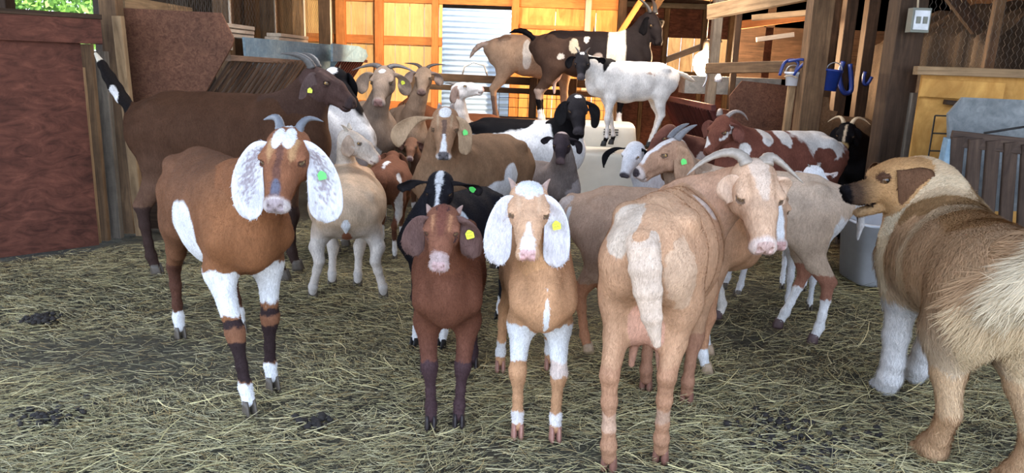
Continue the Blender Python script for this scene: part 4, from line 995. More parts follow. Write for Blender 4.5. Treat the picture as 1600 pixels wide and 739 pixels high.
# 11 white headed goat looking up right
herd('pale goat with its white head raised, looking to the side below the platform', (-.42, 6.36), (-.41, 5.90), .95, (727, 136, 5.72), (.96, -.2, .16), hs=1.0, h=.007, ears=dict(L=.15, W=.06, out=.2, fwd=-.2, down=.8, ang=1.2),
     horns=dict(pts=[(-.02, .022, .045), (-.05, .03, .07), (-.09, .04, .06)], r=.014),
     coat=[('base', (.55, .50, .46)), ('tag', 'head', (.66, .62, .58)), ('fade', 'B', 0, .1, -.1, (.3, .18, .12), .8), ('blob', 'H', (.0, 0, -.02), (.035, .07, .06), (.32, .21, .16), .3), ('tag', 'ear', (.30, .21, .17)), ('nose', PNK)])
# 12 black kid with a white blaze
herd('black kid with a white blaze and sideways ears, looking over the brown kid', (-.12, 3.44), (-.33, 3.08), .82, (686, 300, 2.98), (-.02, -.72, -.69), hs=1.08, neck=.85, h=.005, group='kids and young goats',
     feet=dict(FR=(-.40, 3.03)), ears=dict(L=.145, W=.06, out=.95, fwd=.05, down=.32, ang=.3, cup=.5), tag_ear={'left': 'green'},
     coat=[('base', (.016, .015, .018)), ('stripe', .012, .022, -.08, .06, WH), ('stripe', .013, .011, .055, .16, WH), ('stripe', .012, .03, .155, .25, WH), ('tag', 'ear', (.02, .017, .018)), ('blob', 'B', (.10, .14, .56), (.045, .10, .17), (.74, .78, .8), .12), ('leg', 'FL,FR,HL,HR', -.1, .13, WH), ('nose', SKIN)], hoofc=(.02, .018, .018))
# 13 dark red brown kid
herd('red brown kid with long brown ears, dark legs and a yellow ear tag, front row', (-.235, 2.80), (-.205, 2.34), .82, (690, 360, 2.13), (0, -.79, -.61), hs=1.0, neck=.86, h=.0036, group='kids and young goats',
     feet=dict(FR=(-.252, 2.30), FL=(-.160, 2.32), HR=(-.325, 2.74), HL=(-.14, 2.82)), legw=1.12,
     ears=dict(L=.165, W=.086, out=.42, fwd=.0, down=.88, ang=.15, cup=.22, tipw=.78), tag_ear={'left': 'yellow'},
     horns=dict(pts=[(-.025, .045, .010), (-.045, .052, .012), (-.065, .062, .012)], r=.014), horn_col=(.36, .24, .20),
     coat=[('base', (.14, .056, .033)), ('fade', 'B', 2, .5, .3, (.13, .055, .040), .6), ('tag', 'neck', (.17, .068, .038), .7), ('tag', 'head', (.20, .085, .052), .9), ('blob', 'H', (-.01, 0, .055), (.022, .022, .02), (.05, .028, .03), .2), ('stripe', .020, .012, -.04, .14, (.17, .065, .045)),
           ('eyestripe', (.46, .23, .12), .009), ('blob', 'H', (.10, .045, -.005), (.022, .012, .010), (.06, .04, .05), .2), ('blob', 'H', (.10, -.045, -.005), (.022, .012, .010), (.06, .04, .05), .2), ('muzzle', (.40, .30, .28), .182), ('nose', (.45, .30, .29)), ('tag', 'ear', (.125, .072, .062)),
           ('leg', 'FL,FR', -.1, .285, (.060, .034, .036)), ('leg', 'HL,HR', -.1, .27, (.045, .027, .03))], hoofc=(.03, .022, .022))
# 14 light tan kid with white ears
herd('light tan kid with very long white ears and a white forehead heart, front row', (.07, 2.76), (.10, 2.28), .87, (826, 331, 2.10), (0, -.76, -.65), hs=1.08, neck=.82, girth=.82, h=.0036, group='kids and young goats',
     feet=dict(FR=(.040, 2.26), FL=(.165, 2.25), HR=(-.03, 2.80), HL=(.17, 2.84)), legw=1.06,
     ears=dict(L=.225, W=.088, out=.235, fwd=.06, down=.93, ang=.15, cup=.28, tipw=.79), tag_ear={'left': 'yellow'},
     horns=dict(pts=[(-.025, .040, .010), (-.05, .045, .012), (-.078, .062, .010)], r=.018), horn_col=(.48, .33, .27),
     coat=[('base', (.52, .285, .15)), ('tag', 'neck', (.56, .31, .155), .8), ('tag', 'head', (.56, .35, .22), .9), ('blob', 'H', (-.005, .017, .050), (.042, .024, .03), WH, .12), ('blob', 'H', (-.005, -.017, .050), (.042, .024, .03), WH, .12), ('blob', 'H', (.03, 0, .045), (.03, .018, .02), WH, .12),
           ('stripe', .004, .018, .135, .19, WH), ('stripe', .020, .026, .185, .25, WH), ('eyestripe', (.62, .42, .28), .009), ('nose', (.66, .38, .36)), ('earspeck', (.70, .67, .69), (.44, .30, .28), .12), ('earedge', (.76, .76, .8)),
           ('blob', 'B', (.40, .0, .54), (.05, .009, .08), WH, .4), ('leg', 'FL,FR', .31, .455, WH), ('leg', 'FL', .25, .35, WH, .5), ('leg', 'FL,FR', .055, .10, WH, .8), ('leg', 'HL,HR', .07, .14, WH)], hoofc=(.40, .20, .15))
# 15 black and white goat by the kennel
herd('black headed goat with a white body and black back, standing left of the kennels', (-.27, 5.42), (.26, 5.24), 1.05, (903, 172, 5.02), (.10, -.60, -.79), hs=1.05, h=.007, girth=1.15,
     ears=dict(L=.18, W=.075, down=.85, ang=.3, left=dict(out=.45, fwd=.0), right=dict(out=.35)),
     coat=[('base', WH, .08), ('blob', 'B', (-.30, 0, .74), (.35, .2, .085), BLK, .2), ('blob', 'B', (.02, .0, .78), (.05, .2, .05), BLK, .1), ('tag', 'neck', BLK), ('blob', 'B', (.27, 0, .70), (.10, .15, .20), BLK, .1), ('tag', 'head', (.02, .018, .02)), ('tag', 'ear', (.016, .015, .016)), ('blob', 'H', (-.01, 0, .052), (.014, .02, .015), WH, .1), ('muzzle', (.05, .045, .05), .20)])
# 16 dark faced grey kid
herd('shaggy grey brown kid with a dark face in front of the near kennel', (-.03, 4.84), (.24, 4.62), .78, (877, 226, 4.42), (-.05, -.72, -.69), hs=1.05, h=.007, group='kids and young goats',
     ears=dict(L=.15, W=.055, ang=.4, left=dict(out=.65, down=.75), right=dict(out=.6, down=.35)),
     coat=[('base', (.19, .155, .14), .4), ('tag', 'head', (.04, .03, .035)), ('blob', 'H', (-.03, 0, .045), (.022, .04, .03), (.45, .36, .34), .2), ('tag', 'ear', (.025, .02, .022)), ('blob', 'B', (.36, 0, .60), (.08, .1, .12), (.33, .29, .28), .4), ('muzzle', (.11, .075, .075), .20)])
# 17 big patched goat on the platform
PZ = .60
herd('big black goat with a wide white shoulder band standing on the platform, head high', (.28, 7.50), (1.00, 7.42), 1.20, (1023, 39, 7.40), (.42, -.45, -.80), hs=1.1, h=.008, z=PZ, length=1.14, udder=.8, 
     ears=dict(L=.17, W=.065, ang=.4, left=dict(out=.5, down=.7), right=dict(out=.30, down=.75)),
     horns=dict(pts=[(-.02, .025, .045), (-.07, .04, .07), (-.13, .07, .06), (-.17, .10, .03)], r=.020), horn_col=(.06, .055, .05),
     tail=[(-.44, 0, .72), (-.50, 0, .78), (-.56, 0, .80), (-.64, 0, .76)],
     coat=[('base', (.018, .014, .014)), ('fade', 'B', 0, -.05, -.30, (.085, .05, .035), .75), ('blob', 'B', (-.20, 0, .80), (.30, .25, .07), (.02, .015, .015), .3), ('blob', 'B', (.17, 0, .60), (.085, .3, .30), (.66, .60, .50), .06), ('blob', 'B', (-.17, -.15, .68), (.04, .1, .065), (.50, .44, .33), .45), ('blob', 'B', (-.07, -.15, .72), (.03, .1, .045), (.6, .57, .52), .5),
           ('blob', 'B', (-.27, -.13, .58), (.028, .1, .03), (.6, .57, .52), .5), ('blob', 'B', (.02, -.15, .55), (.05, .1, .07), (.3, .25, .22), .3), ('tag', 'tail', BLK), ('tag', 'udder', (.50, .38, .36)), ('leg', 'HL,HR', .24, .32, (.35, .28, .24)), ('leg', 'HL,HR,FL,FR', .13, .24, BLK), ('leg', 'HL,HR,FL,FR', -.1, .15, WH), ('tag', 'ear', BLK), ('blob', 'H', (.02, .03, .04), (.012, .012, .02), WH, .1), ('blob', 'B', (.35, -.1, .92), (.03, .06, .04), WH, .1, ['neck'])])
# 18 tan goat behind it
herd('tan goat with a white side stripe on the platform behind the big black one', (-.22, 8.02), (.50, 8.02), 1.16, None, (.9, -.1, -.42), headpos=(.76, 8.04, 1.36), h=.009, z=PZ, length=1.1,
     horns=dict(pts=[(-.02, .022, .045), (-.03, .03, .10), (-.05, .035, .16), (-.08, .04, .21)], r=.016), horn_col=(.06, .05, .05),
     tail=[(-.45, 0, .70), (-.52, 0, .70), (-.57, 0, .64), (-.60, 0, .57)],
     coat=[('base', (.40, .27, .18)), ('fade', 'B', 2, .62, .8, (.33, .24, .18), .5), ('blob', 'B', (-.13, -.12, .62), (.045, .12, .13), (.70, .66, .60), .12), ('blob', 'B', (-.33, -.1, .76), (.07, .08, .04), (.25, .17, .12), .4), ('tag', 'tail', (.42, .33, .28)), ('leg', 'HL,HR', .05, .25, (.20, .13, .10)), ('tag', 'neck', (.3, .2, .14))])
# 19 white goat with a black head on the kennel
herd('white goat with a black head standing on top of the near kennel', (1.18, 6.08), (.735, 5.98), .84, (909, 98, 5.78), (-.05, -.62, -.78), hs=1.06, h=.006, z=.60, length=1.06,
     feet=dict(FL=(.72, 5.92), FR=(.80, 6.08), HL=(1.09, 5.98), HR=(1.13, 6.18)), ears=dict(L=.15, W=.065, ang=.4, left=dict(out=.95, down=.35), right=dict(out=.5, down=.7)),
     horns=dict(pts=[(-.02, .024, .040), (-.05, .035, .05), (-.075, .06, .05)], r=.014), horn_col=(.05, .045, .045),
     tail=[(-.45, 0, .70), (-.53, 0, .69), (-.59, 0, .64), (-.64, 0, .625)],
     coat=[('base', (.72, .70, .67), .07), ('tag', 'neck', BLK), ('fade', 'B', 0, .30, .315, (.72, .70, .67), 1.0, 'neck'), ('blob', 'B', (.20, .0, .82), (.10, .06, .05), BLK, .2), ('tag', 'head', (.022, .02, .022)), ('blob', 'H', (-.005, .008, .052), (.016, .011, .02), WH, .1), ('blob', 'H', (-.005, -.008, .052), (.016, .011, .02), WH, .1),
           ('tag', 'ear', BLK), ('muzzle', (.08, .07, .075), .195), ('blob', 'B', (-.14, .12, .68), (.05, .04, .02), (.42, .33, .28), .6), ('leg', 'FL,FR', -.1, .085, BLK), ('tag', 'tail', (.70, .62, .52))], hoofc=(.02, .02, .02))
# 20 tan and white faced doe looking left
herd('brown cheeked white faced doe with a green tag, looking sideways before the near kennel', (1.40, 3.34), (.93, 3.48), .97, (1033, 240, 3.38), (-.86, -.30, -.42), hs=1.08, h=.0045, girth=1.15,
     feet=dict(HL=(1.42, 3.22), HR=(1.33, 3.42), FR=(1.06, 3.52), FL=(.86, 3.42)),
     ears=dict(L=.195, W=.09, out=.18, fwd=-.22, down=.92, ang=1.2, cup=.2), tag_ear={'left': 'green'},
     horns=dict(pts=[(-.015, .024, .048), (-.05, .03, .075), (-.10, .03, .075), (-.125, .03, .07)], r=.018), horn_col=(.18, .18, .19),
     tail=[(-.45, 0, .72), (-.50, 0, .71), (-.53, 0, .62), (-.515, 0, .50)],
     coat=[('base', (.56, .43, .32)), ('tag', 'neck', (.38, .26, .18)), ('tag', 'head', (.40, .24, .155)), ('stripe', .030, .016, -.06, .20, (.74, .72, .72)), ('eyestripe', (.13, .07, .06), .006), ('muzzle', (.52, .44, .40), .20), ('blob', 'H', (.235, 0, -.01), (.022, .03, .02), (.05, .04, .045), .1), ('tag', 'ear', (.38, .235, .15)),
           ('blob', 'B', (-.40, .08, .55), (.06, .05, .12), WH, .2), ('tag', 'tail', (.62, .60, .58)), ('blob', 'B', (-.49, 0, .62), (.025, .02, .06), (.03, .025, .03), .2, ['tail']), ('leg', 'HL,HR', .22, .34, (.32, .15, .10)), ('leg', 'HL,HR', -.1, .22, WH), ('leg', 'FL,FR', -.1, .3, (.72, .68, .62))], hoofc=(.10, .06, .06))
# 21 white faced goat with black ear behind 20
herd('white faced goat with a thin black ear peeking out behind the brown cheeked doe', (1.20, 3.98), (.86, 3.90), .80, (986, 243, 3.76), (-.42, -.62, -.66), hs=1.0, h=.007,
     ears=dict(L=.17, W=.045, ang=.5, right=dict(out=1.0, down=.75, fwd=0.1), left=dict(out=.4, down=.8)),
     coat=[('base', (.66, .66, .68)), ('tag', 'ear', BLK), ('muzzle', (.08, .07, .08), .22)])
# 22 tan doe from behind, head turned back
herd('tan horned doe seen from behind, head turned back, nearest of the goats', (.405, 2.08), (.60, 2.58), 1.09, (1186, 306, 2.34), (.03, -.70, -.71), hs=1.13, fz=-.055, h=.0038, girth=.97, udder=.95,
     feet=dict(HL=(.315, 2.04), HR=(.485, 2.10), FR=(.665, 2.54), FL=(.53, 2.64)), neck=.98, neckmid=tuple(D(1108, 318, 2.56)),
     ears=dict(L=.085, W=.060, ang=.5, out=.35, down=.80, fwd=0, cup=.4, tipw=.6),
     horns=dict(pts=[(0, 0, 0)]*3, right=[(-.02, .022, .035), (-.075, .035, .055), (-.070, .105, .03), (-.005, .165, .005)], left=[(-.02, .022, .035), (-.07, .028, .05), (-.035, .06, .04), (.025, .115, .02)], r=.024), horn_col=(.33, .28, .23),
     tail=[(-.455, 0, .69), (-.49, -.01, .67), (-.50, -.03, .56), (-.475, -.06, .43)],
     coat=[('base', (.50, .29, .17)), ('fade', 'B', 2, .68, .84, (.60, .40, .25), .6), ('tag', 'neck', (.60, .37, .25), .8), ('tag', 'head', (.60, .40, .27), .8), ('stripe', .040, .010, -.08, .12, (.64, .49, .38)), ('eyestripe', (.42, .26, .16), .008), ('muzzle', (.68, .55, .48), .205), ('nose', (.55, .36, .31)),
           ('blob', 'B', (-.40, .06, .705), (.10, .05, .075), (.64, .52, .41), .3), ('blob', 'B', (.02, -.13, .72), (.04, .08, .06), (.68, .56, .48), .3), ('tag', 'tail', (.62, .48, .37)), ('blob', 'B', (-.42, -.10, .58), (.06, .04, .12), (.57, .38, .25), .6, ['trunk', 'HR']), ('tag', 'udder', (.58, .32, .22)), ('tag', 'ear', (.60, .42, .30)),
           ('leg', 'HL,HR', -.1, .33, (.42, .22, .13), .7), ('leg', 'HL,HR', .14, .19, (.55, .36, .25)), ('leg', 'FR,FL', -.1, .25, (.30, .14, .09), .7)], hoofc=(.22, .10, .07))
# 25 brownish goat behind her
herd('white blazed goat with a pink nose, face peeking out behind the tan horned doe', (.36, 3.06), (.80, 2.96), .92, (1207, 326, 2.72), (.12, -.70, -.71), hs=1.12, h=.0045, girth=1.05,
     feet=dict(HR=(.33, 3.02), HL=(.48, 3.12), FR=(.80, 2.84), FL=(.86, 3.05)), ears=dict(L=.10, W=.05, out=.2, down=.9),
     tail=[(-.45, 0, .72), (-.50, 0, .70), (-.54, 0, .60), (-.53, 0, .48)],
     coat=[('base', (.38, .25, .17)), ('tag', 'neck', (.52, .28, .15)), ('fade', 'B', 0, .1, .3, (.52, .28, .15), .8), ('tag', 'head', (.48, .30, .19)), ('stripe', .020, .016, -.05, .25, WH), ('muzzle', (.72, .60, .55), .21), ('nose', (.66, .38, .35)), ('blob', 'B', (-.44, -.05, .62), (.03, .03, .08), (.62, .60, .58), .2),
           ('tag', 'tail', (.42, .34, .29)), ('leg', 'HL,HR', -.1, .35, (.42, .20, .11)), ('leg', 'FL,FR', .1, .4, (.48, .25, .14)), ('leg', 'FL,FR', -.1, .12, WH)], hoofc=(.40, .28, .18))
# 26 spotted goat
herd('brown and white spotted horned goat side on before the stained panel', (2.02, 4.86), (1.48, 4.66), 1.08, (1122, 204, 4.52), (-.55, -.45, -.70), hs=1.0, h=.0055,
     ears=dict(L=.15, W=.065, out=.5, down=.7, ang=.5), horns=dict(pts=[(-.02, .024, .045), (-.07, .045, .06), (-.10, .07, .02), (-.08, .085, -.04)], r=.018), horn_col=(.26, .22, .20),
     coat=[('base', (.15, .055, .038)), ('blob', 'B', (-.25, 0, .72), (.22, .2, .14), (.66, .63, .60), .25), ('blob', 'B', (.02, 0, .76), (.055, .2, .06), (.66, .63, .60), .3), ('blob', 'B', (.15, .1, .77), (.05, .14, .05), (.66, .63, .60), .3), ('blob', 'B', (.22, .12, .58), (.05, .1, .06), (.62, .6, .58), .4), ('blob', 'B', (-.22, .14, .66), (.10, .07, .045), (.15, .055, .038), .4),
           ('blob', 'B', (.30, .1, .70), (.04, .1, .04), (.66, .63, .6), .3), ('tag', 'head', (.16, .06, .04)), ('blob', 'H', (.06, .035, .0), (.07, .03, .03), (.64, .62, .6), .4), ('blob', 'H', (.16, -.02, .0), (.06, .03, .04), (.64, .62, .6), .4), ('blob', 'B', (.42, .05, .82), (.05, .05, .05), (.6, .58, .56), .4, ['neck']), ('tag', 'ear', (.15, .06, .045)),
           ('leg', 'FL,FR', .26, .5, (.62, .54, .44)), ('leg', 'FL,FR', -.1, .26, (.06, .035, .04)), ('leg', 'FL,FR', .10, .14, WH)])
# 27 dark brown spotted goat
herd('dark brown goat flecked with white next to the red slatted feeder', (1.72, 5.16), (1.24, 5.06), .96, None, (-.7, -.3, -.6), headpos=(1.02, 4.95, .80), h=.008, ears=dict(L=.15, W=.065),
     coat=[('base', (.12, .05, .038)), ('blob', 'B', (.05, .12, .70), (.05, .08, .04), (.6, .56, .54), .5), ('blob', 'B', (.2, .1, .66), (.04, .08, .05), (.6, .56, .54), .5), ('blob', 'B', (-.1, .1, .74), (.04, .08, .03), (.6, .56, .54), .5), ('tag', 'ear', (.10, .045, .035)), ('leg', 'HL,HR,FL,FR', -.1, .3, (.3, .2, .16))])
# 28 white kid head
herd('white young goat whose head shows beside the muzzle of the dog', (1.62, 4.08), (1.53, 3.76), .66, (1276, 283, 3.66), (.02, -.74, -.67), hs=1.25, h=.006, group='kids and young goats',
     ears=dict(L=.10, W=.04, out=.9, down=.05, ang=.4, cup=.5), horns=dict(pts=[(-.03, .024, .035), (-.04, .03, .04), (-.05, .035, .04)], r=.01),
     coat=[('base', (.70, .71, .73)), ('tag', 'ear', (.55, .48, .46))])
# 29 black horned goat in the gap
herd('black goat with pale curved horns left of the thick stall post', (2.60, 5.88), (2.50, 5.36), .98, (1321, 211, 5.12), (-.35, -.60, -.70), hs=1.0, h=.008,
     ears=dict(L=.13, W=.06), horns=dict(pts=[(-.02, .024, .045), (-.08, .04, .07), (-.10, .08, .03), (-.06, .13, .0)], r=.018), horn_col=(.60, .48, .32),
     coat=[('base', BLK), ('muzzle', (.45, .30, .12), .16), ('stripe', .008, .012, .0, .17, (.5, .4, .28)), ('tag', 'ear', BLK)])
# 30 dark goat far right
herd('dark brown goat in the shadows behind the thick stall post', (3.00, 6.46), (2.52, 6.44), 1.10, None, (-.8, -.2, -.6), headpos=(2.24, 6.36, .85), h=.009,
     ears=dict(L=.14, W=.06), coat=[('base', (.07, .045, .028)), ('fade', 'B', 0, -.25, -.4, (.14, .09, .05), .8), ('tag', 'ear', (.06, .04, .03))])
# ------------------------------------------------------------------ fur made of short tapered blades, and the dog
def fur(root, body, n, length, lie, seed, width=.0011, lift=.45, jitter=.35, mask=None, name='fur', gain=1.0):
    me = body.data; nv = len(me.vertices); co = np.zeros(nv*3, np.float32); me.vertices.foreach_get('co', co); co = co.reshape(-1, 3)
    nf = len(me.polygons); li = np.zeros(nf*4, np.int32); me.polygons.foreach_get('vertices', li); li = li.reshape(-1, 4)
    cl = np.zeros(nv*4, np.float32); me.color_attributes['coat'].data.foreach_get('color', cl); cl = cl.reshape(-1, 4)[:, :3]
    a, b, c, d = (co[li[:, i]].astype(float) for i in range(4)); fn = np.cross(c-a, d-b); ar = np.linalg.norm(fn, axis=1)+1e-12; fn /= ar[:, None]
    ctr = (a+b+c+d)/4; w = ar.copy()
    if mask is not None: w = w*mask(ctr)
    g = np.random.default_rng(seed); k = g.choice(nf, n, p=w/w.sum()); u, v = g.random((n, 1)), g.random((n, 1))
    p = (a[k]*(1-u)*(1-v)+b[k]*u*(1-v)+c[k]*u*v+d[k]*(1-u)*v); nn = fn[k]
    dr = lie(p, nn)+g.normal(size=(n, 3))*jitter*.5; dr = dr-nn*(dr*nn).sum(1)[:, None]; dr /= np.linalg.norm(dr, axis=1)[:, None]+1e-9
    L = length(p)[:, None]*(.6+.7*g.random((n, 1)))
    side = np.cross(dr, nn); w_ = width*(.7+.6*g.random((n, 1)))
    m1 = p+(dr*.55+nn*lift*.55)*L*.6; tip = p+(dr*1.0+nn*lift*.55)*L
    p = p-nn*.001
    vs = np.stack([p-side*w_, p+side*w_, m1+side*w_*.8, m1-side*w_*.8, tip+side*w_*.12, tip-side*w_*.12], 1).reshape(-1, 3)
    base = np.arange(n)[:, None]*6; q = np.concatenate([base+np.array([0, 1, 2, 3]), base+np.array([3, 2, 4, 5])])
    cols = cl[li[k, 0]]*(.72+.50*g.random((n, 1)))*gain; cols = np.repeat(np.clip(cols, 0, 1), 6, 0)
    return child(name, np_mesh(name, vs, q, cols, M['fur'], False), root)
def back_lie(p, nn): return np.tile(V(-.75, 0, -.55), (len(p), 1))
for r_ in [o for o in list(COL.objects) if o.get('category') == 'goat' and o.type == 'EMPTY']:
    lb = r_['label']; bd = [o for o in COL.objects if o.parent == r_ and o.name.startswith('body')][0]
    d_ = math.hypot(r_.location.x, r_.location.y)
    if d_ > 4.6: continue
    n_ = int(30000/max(d_/3, .8)**1.5); fur(r_, bd, n_, lambda p: np.full(len(p), .009), back_lie, 3, width=.0007, lift=.35)

def dog():
    t = bpy.data.objects.new('dog', None); COL.objects.link(t)
    hind = V(1.47, 2.12); front = V(1.575, 2.75); d = front-hind; yaw = math.atan2(d[1], d[0]); loc = (hind+front)/2+nrm(d)*.02
    t.location = (loc[0], loc[1], 0); t.rotation_euler = (0, 0, yaw); t['label'] = 'large tan and cream long coated dog seen from behind, turning its head towards the goats'; t['category'] = 'dog'
    cy, sy = math.cos(yaw), math.sin(yaw)
    def W2L(p): x, y = p[0]-loc[0], p[1]-loc[1]; return V(x*cy+y*sy, -x*sy+y*cy, p[2] if len(p) > 2 else 0)
    def dirL(p): return V(p[0]*cy+p[1]*sy, -p[0]*sy+p[1]*cy, p[2])
    P = []; s = 1.03
    st = [(-.40, .60, .10, .09), (-.33, .585, .155, .135), (-.20, .58, .165, .15), (-.04, .575, .175, .160), (.12, .57, .195, .170), (.24, .58, .185, .155), (.33, .60, .13, .11)]
    for a, b in zip(st[:-1], st[1:]): P.append(Prim(V(a[0], 0, a[1])*s, V(b[0], 0, b[1])*s, (a[3]*s, a[2]*s), (b[3]*s, b[2]*s), k=.05, tag='trunk'))
    for sd in (-1, 1):
        P.append(Ell(V(-.30, sd*.075, .50)*s, V(.12, .085, .16)*s, k=.06, tag='trunk')); P.append(Ell(V(.22, sd*.09, .56)*s, V(.09, .075, .15)*s, k=.06, tag='trunk'))
    H = 1.05; R = basis(dirL(V(-.97, -.12, -.13)), 0)
    eye = D(1374, 277, 2.74); hc = W2L(eye)-H*(R[:, 0]*.078+R[:, 2]*.024)
    def hp(x, y, z): return hc+H*(R[:, 0]*x+R[:, 1]*y+R[:, 2]*z)
    nb = V(.22, 0, .66)*s; hb = hp(-.05, 0, -.045); pts = bez([nb, V(.40, .02, .80)*s, hb], 5)
    rz = [.15, .135, .115, .10, .085]; ry = [.14, .13, .11, .095, .08]
    for i in range(4): P.append(Prim(pts[i], pts[i+1], (ry[i], rz[i]), (ry[i+1], rz[i+1]), up=(0, 0, 1), k=.06, tag='neck'))
    def seg(a, b, ra, rb, k=.02, op=1): P.append(Prim(hp(*a), hp(*b), np.array(ra)*H, np.array(rb)*H, up=R[:, 2], k=k, tag='head', op=op))
    def ell(c, r, k=.02, op=1): P.append(Ell(hp(*c), np.array(r)*H, R, k=k, tag='head', op=op))
    ell((0, 0, .005), (.095, .082, .078), .03); ell((.055, 0, .012), (.045, .060, .045), .03)
    seg((.07, 0, -.018), (.180, 0, -.022), (.046, .044), (.032, .034), .02); ell((.205, 0, -.004), (.018, .021, .017), .01)
    seg((.03, 0, -.070), (.155, 0, -.096), (.038, .028), (.022, .015), .02)
    for sd in (-1, 1):
        ell((.02, sd*.045, -.04), (.065, .038, .055), .03); ell((.075, sd*.038, .034), (.026, .018, .014), .015); ell((.145, sd*.022, -.042), (.055, .016, .024), .015)
        ell((.084, sd*.054, .021), (.013, .010, .009), .005, -1)
    seg((.12, 0, -.072), (.24, 0, -.066), (.05, .006), (.05, .012), .006, -1)
    ft = dict(FL=W2L((1.49, 2.70)), FR=W2L((1.665, 2.82)), HL=W2L((1.385, 2.20)), HR=W2L((1.555, 2.04)))
    fd = dict(FL=(.21, .09), FR=(.21, -.09), HL=(-.34, .09), HR=(-.34, -.09))
    for kx, q in ft.items():
        sd = 1 if kx[1] == 'L' else -1; dl = q/s-V(fd[kx][0], fd[kx][1], 0)
        if kx[0] == 'F': J = [(.22, .085, .58, .09, .07, .1), (.17, .095, .43, .062, .055, .25), (.195, .092, .24, .043, .041, .7), (.195, .09, .14, .038, .036, .9), (.205, .09, .07, .042, .04, 1), (.225, .09, .035, .045, .042, 1)]
        else: J = [(-.30, .08, .56, .13, .085, .05), (-.26, .09, .42, .09, .065, .15), (-.32, .092, .30, .054, .043, .4), (-.40, .092, .195, .034, .029, .7), (-.375, .09, .10, .031, .028, .9), (-.355, .09, .05, .042, .040, 1), (-.335, .09, .035, .044, .042, 1)]
        pj = [(V(x, y*sd, z)+dl*w, a, b) for x, y, z, a, b, w in J]
        for i in range(len(pj)-1):
            (a, a1, a2), (b, b1, b2) = pj[i], pj[i+1]; P.append(Prim(a*s, b*s, (a2*s, a1*s), (b2*s, b1*s), up=(1, 0, 0), k=.05 if i < 2 else .02, tag=kx))
        c = pj[-1][0]
        for j in range(4):   # toes
            yy = (-.030+.020*j)*1.15; P.append(Prim((c+V(.0, yy*.8, -.006))*s, (c+V(.050-.012*abs(j-1.5), yy, -.016))*s, (.016*s, .018*s), (.014*s, .015*s), k=.008, tag=kx))
    tp = bez([V(-.42, -.02, .70)*s, V(-.54, -.10, .78)*s, V(-.60, -.04, .76)*s, V(-.56, .05, .66)*s, V(-.50, .09, .58)*s], 8); tr = [.040, .050, .058, .06, .06, .055, .042, .02]
    for i in range(7): P.append(Prim(tp[i], tp[i+1], (tr[i], tr[i]), (tr[i+1], tr[i+1]), k=.03, tag='tail'))
    h = .006; F_, lo = field(P, h); vs, qs = surface_nets(F_, lo, h); cls = classify(P, vs); n0 = len(vs)
    av, aq, off = [vs], [qs], n0
    for sd in (1, -1):   # folded ears
        o = hp(-.015, sd*.066, .050); f, l = R[:, 0], R[:, 1]*sd; n, m = 14, 9; F2, B2 = [], []
        Cc = bez([o-l*.015, o+l*.035+f*.0+V(0, 0, .012), o+l*.032+f*.03+V(0, 0, -.08), o+l*.015+f*.035+V(0, 0, -.155)], n); T = np.gradient(Cc, axis=0); T /= np.linalg.norm(T, axis=1)[:, None]
        for i in range(n):
            tt = i/(n-1); wd = .062*(1-tt**2.2*.8)*H*(.8+.4*math.sin(tt*PI)); w = nrm(f-T[i]*(f@T[i])); nn = np.cross(T[i], w)
            for j in range(m):
                q = -1+2*j/(m-1); c = Cc[i]+w*q*wd+nn*.008*q*q; th = .006*(1-abs(q)**3*.8); F2.append(c+nn*th); B2.append(c-nn*th)
        ev = np.array(F2+B2); N_ = n*m; q = []
        for i in range(n-1):
            for j in range(m-1): a, b, c, d2 = i*m+j, i*m+j+1, (i+1)*m+j+1, (i+1)*m+j; q += [(a, b, c, d2), (N_+d2, N_+c, N_+b, N_+a)]
            for j in (0, m-1): a, b = i*m+j, (i+1)*m+j; q.append((a, b, N_+b, N_+a))
        for j in range(m-1): a = (n-1)*m+j; q.append((a, a+1, N_+a+1, N_+a))
        av.append(ev); aq.append(np.array(q)+off); off += len(ev)
    vs = np.vstack(av); qs = np.vstack(aq); n = len(vs)
    for k_ in list(cls): cls[k_] = np.concatenate([cls[k_], np.zeros(n-n0, bool)])
    cls['ear'] = np.zeros(n, bool); cls['ear'][n0:] = True
    ctx = dict(U=vs, H=(vs-hc)@R/H, cls=cls, n=n, es=np.zeros((n, 3))); C_ = np.zeros((n, 3))
    coat_paint(C_, ctx, [('base', (.43, .27, .15)), ('fade', 'B', 2, .56, .38, (.62, .49, .34), .8), ('blob', 'B', (.20, .0, .62), (.055, .3, .32), (.66, .55, .38), .35), ('blob', 'B', (.10, 0, .80), (.07, .2, .14), (.27, .155, .07), .4), ('blob', 'B', (-.12, 0, .80), (.13, .16, .12), (.36, .20, .09), .4), ('blob', 'B', (.0, 0, .72), (.035, .3, .2), (.54, .39, .24), .8),
        ('blob', 'B', (-.44, 0, .50), (.10, .16, .16), (.66, .50, .31), .4), ('tag', 'neck', (.62, .47, .30), .8), ('tag', 'head', (.47, .27, .12)), ('fade', 'H', 0, .09, .17, (.05, .03, .022), .95), ('fade', 'H', 0, .19, .20, (.008, .007, .008), 1.0), ('blob', 'H', (.10, .05, .03), (.03, .03, .02), (.10, .05, .03), .3), ('fade', 'H', 2, -.05, -.075, (.44, .27, .13), .5),
        ('tag', 'ear', (.13, .065, .035)), ('tag', 'tail', (.72, .60, .42)), ('leg', 'FL,FR', -.1, .40, (.74, .72, .70)), ('leg', 'HL,HR', .20, .33, (.56, .38, .22)), ('leg', 'HL,HR', -.1, .20, (.50, .31, .17))])
    for z0, wd in ((-.066, .006),):
        m = cls['head'] & (ctx['H'][:, 0] > .11) & (np.abs(ctx['H'][:, 2]+.066) < wd+.004); C_[m] = (.02, .012, .012)
    body = child('body', np_mesh('body', vs, qs, np.clip(C_, 0, 1), M['coat']), t)
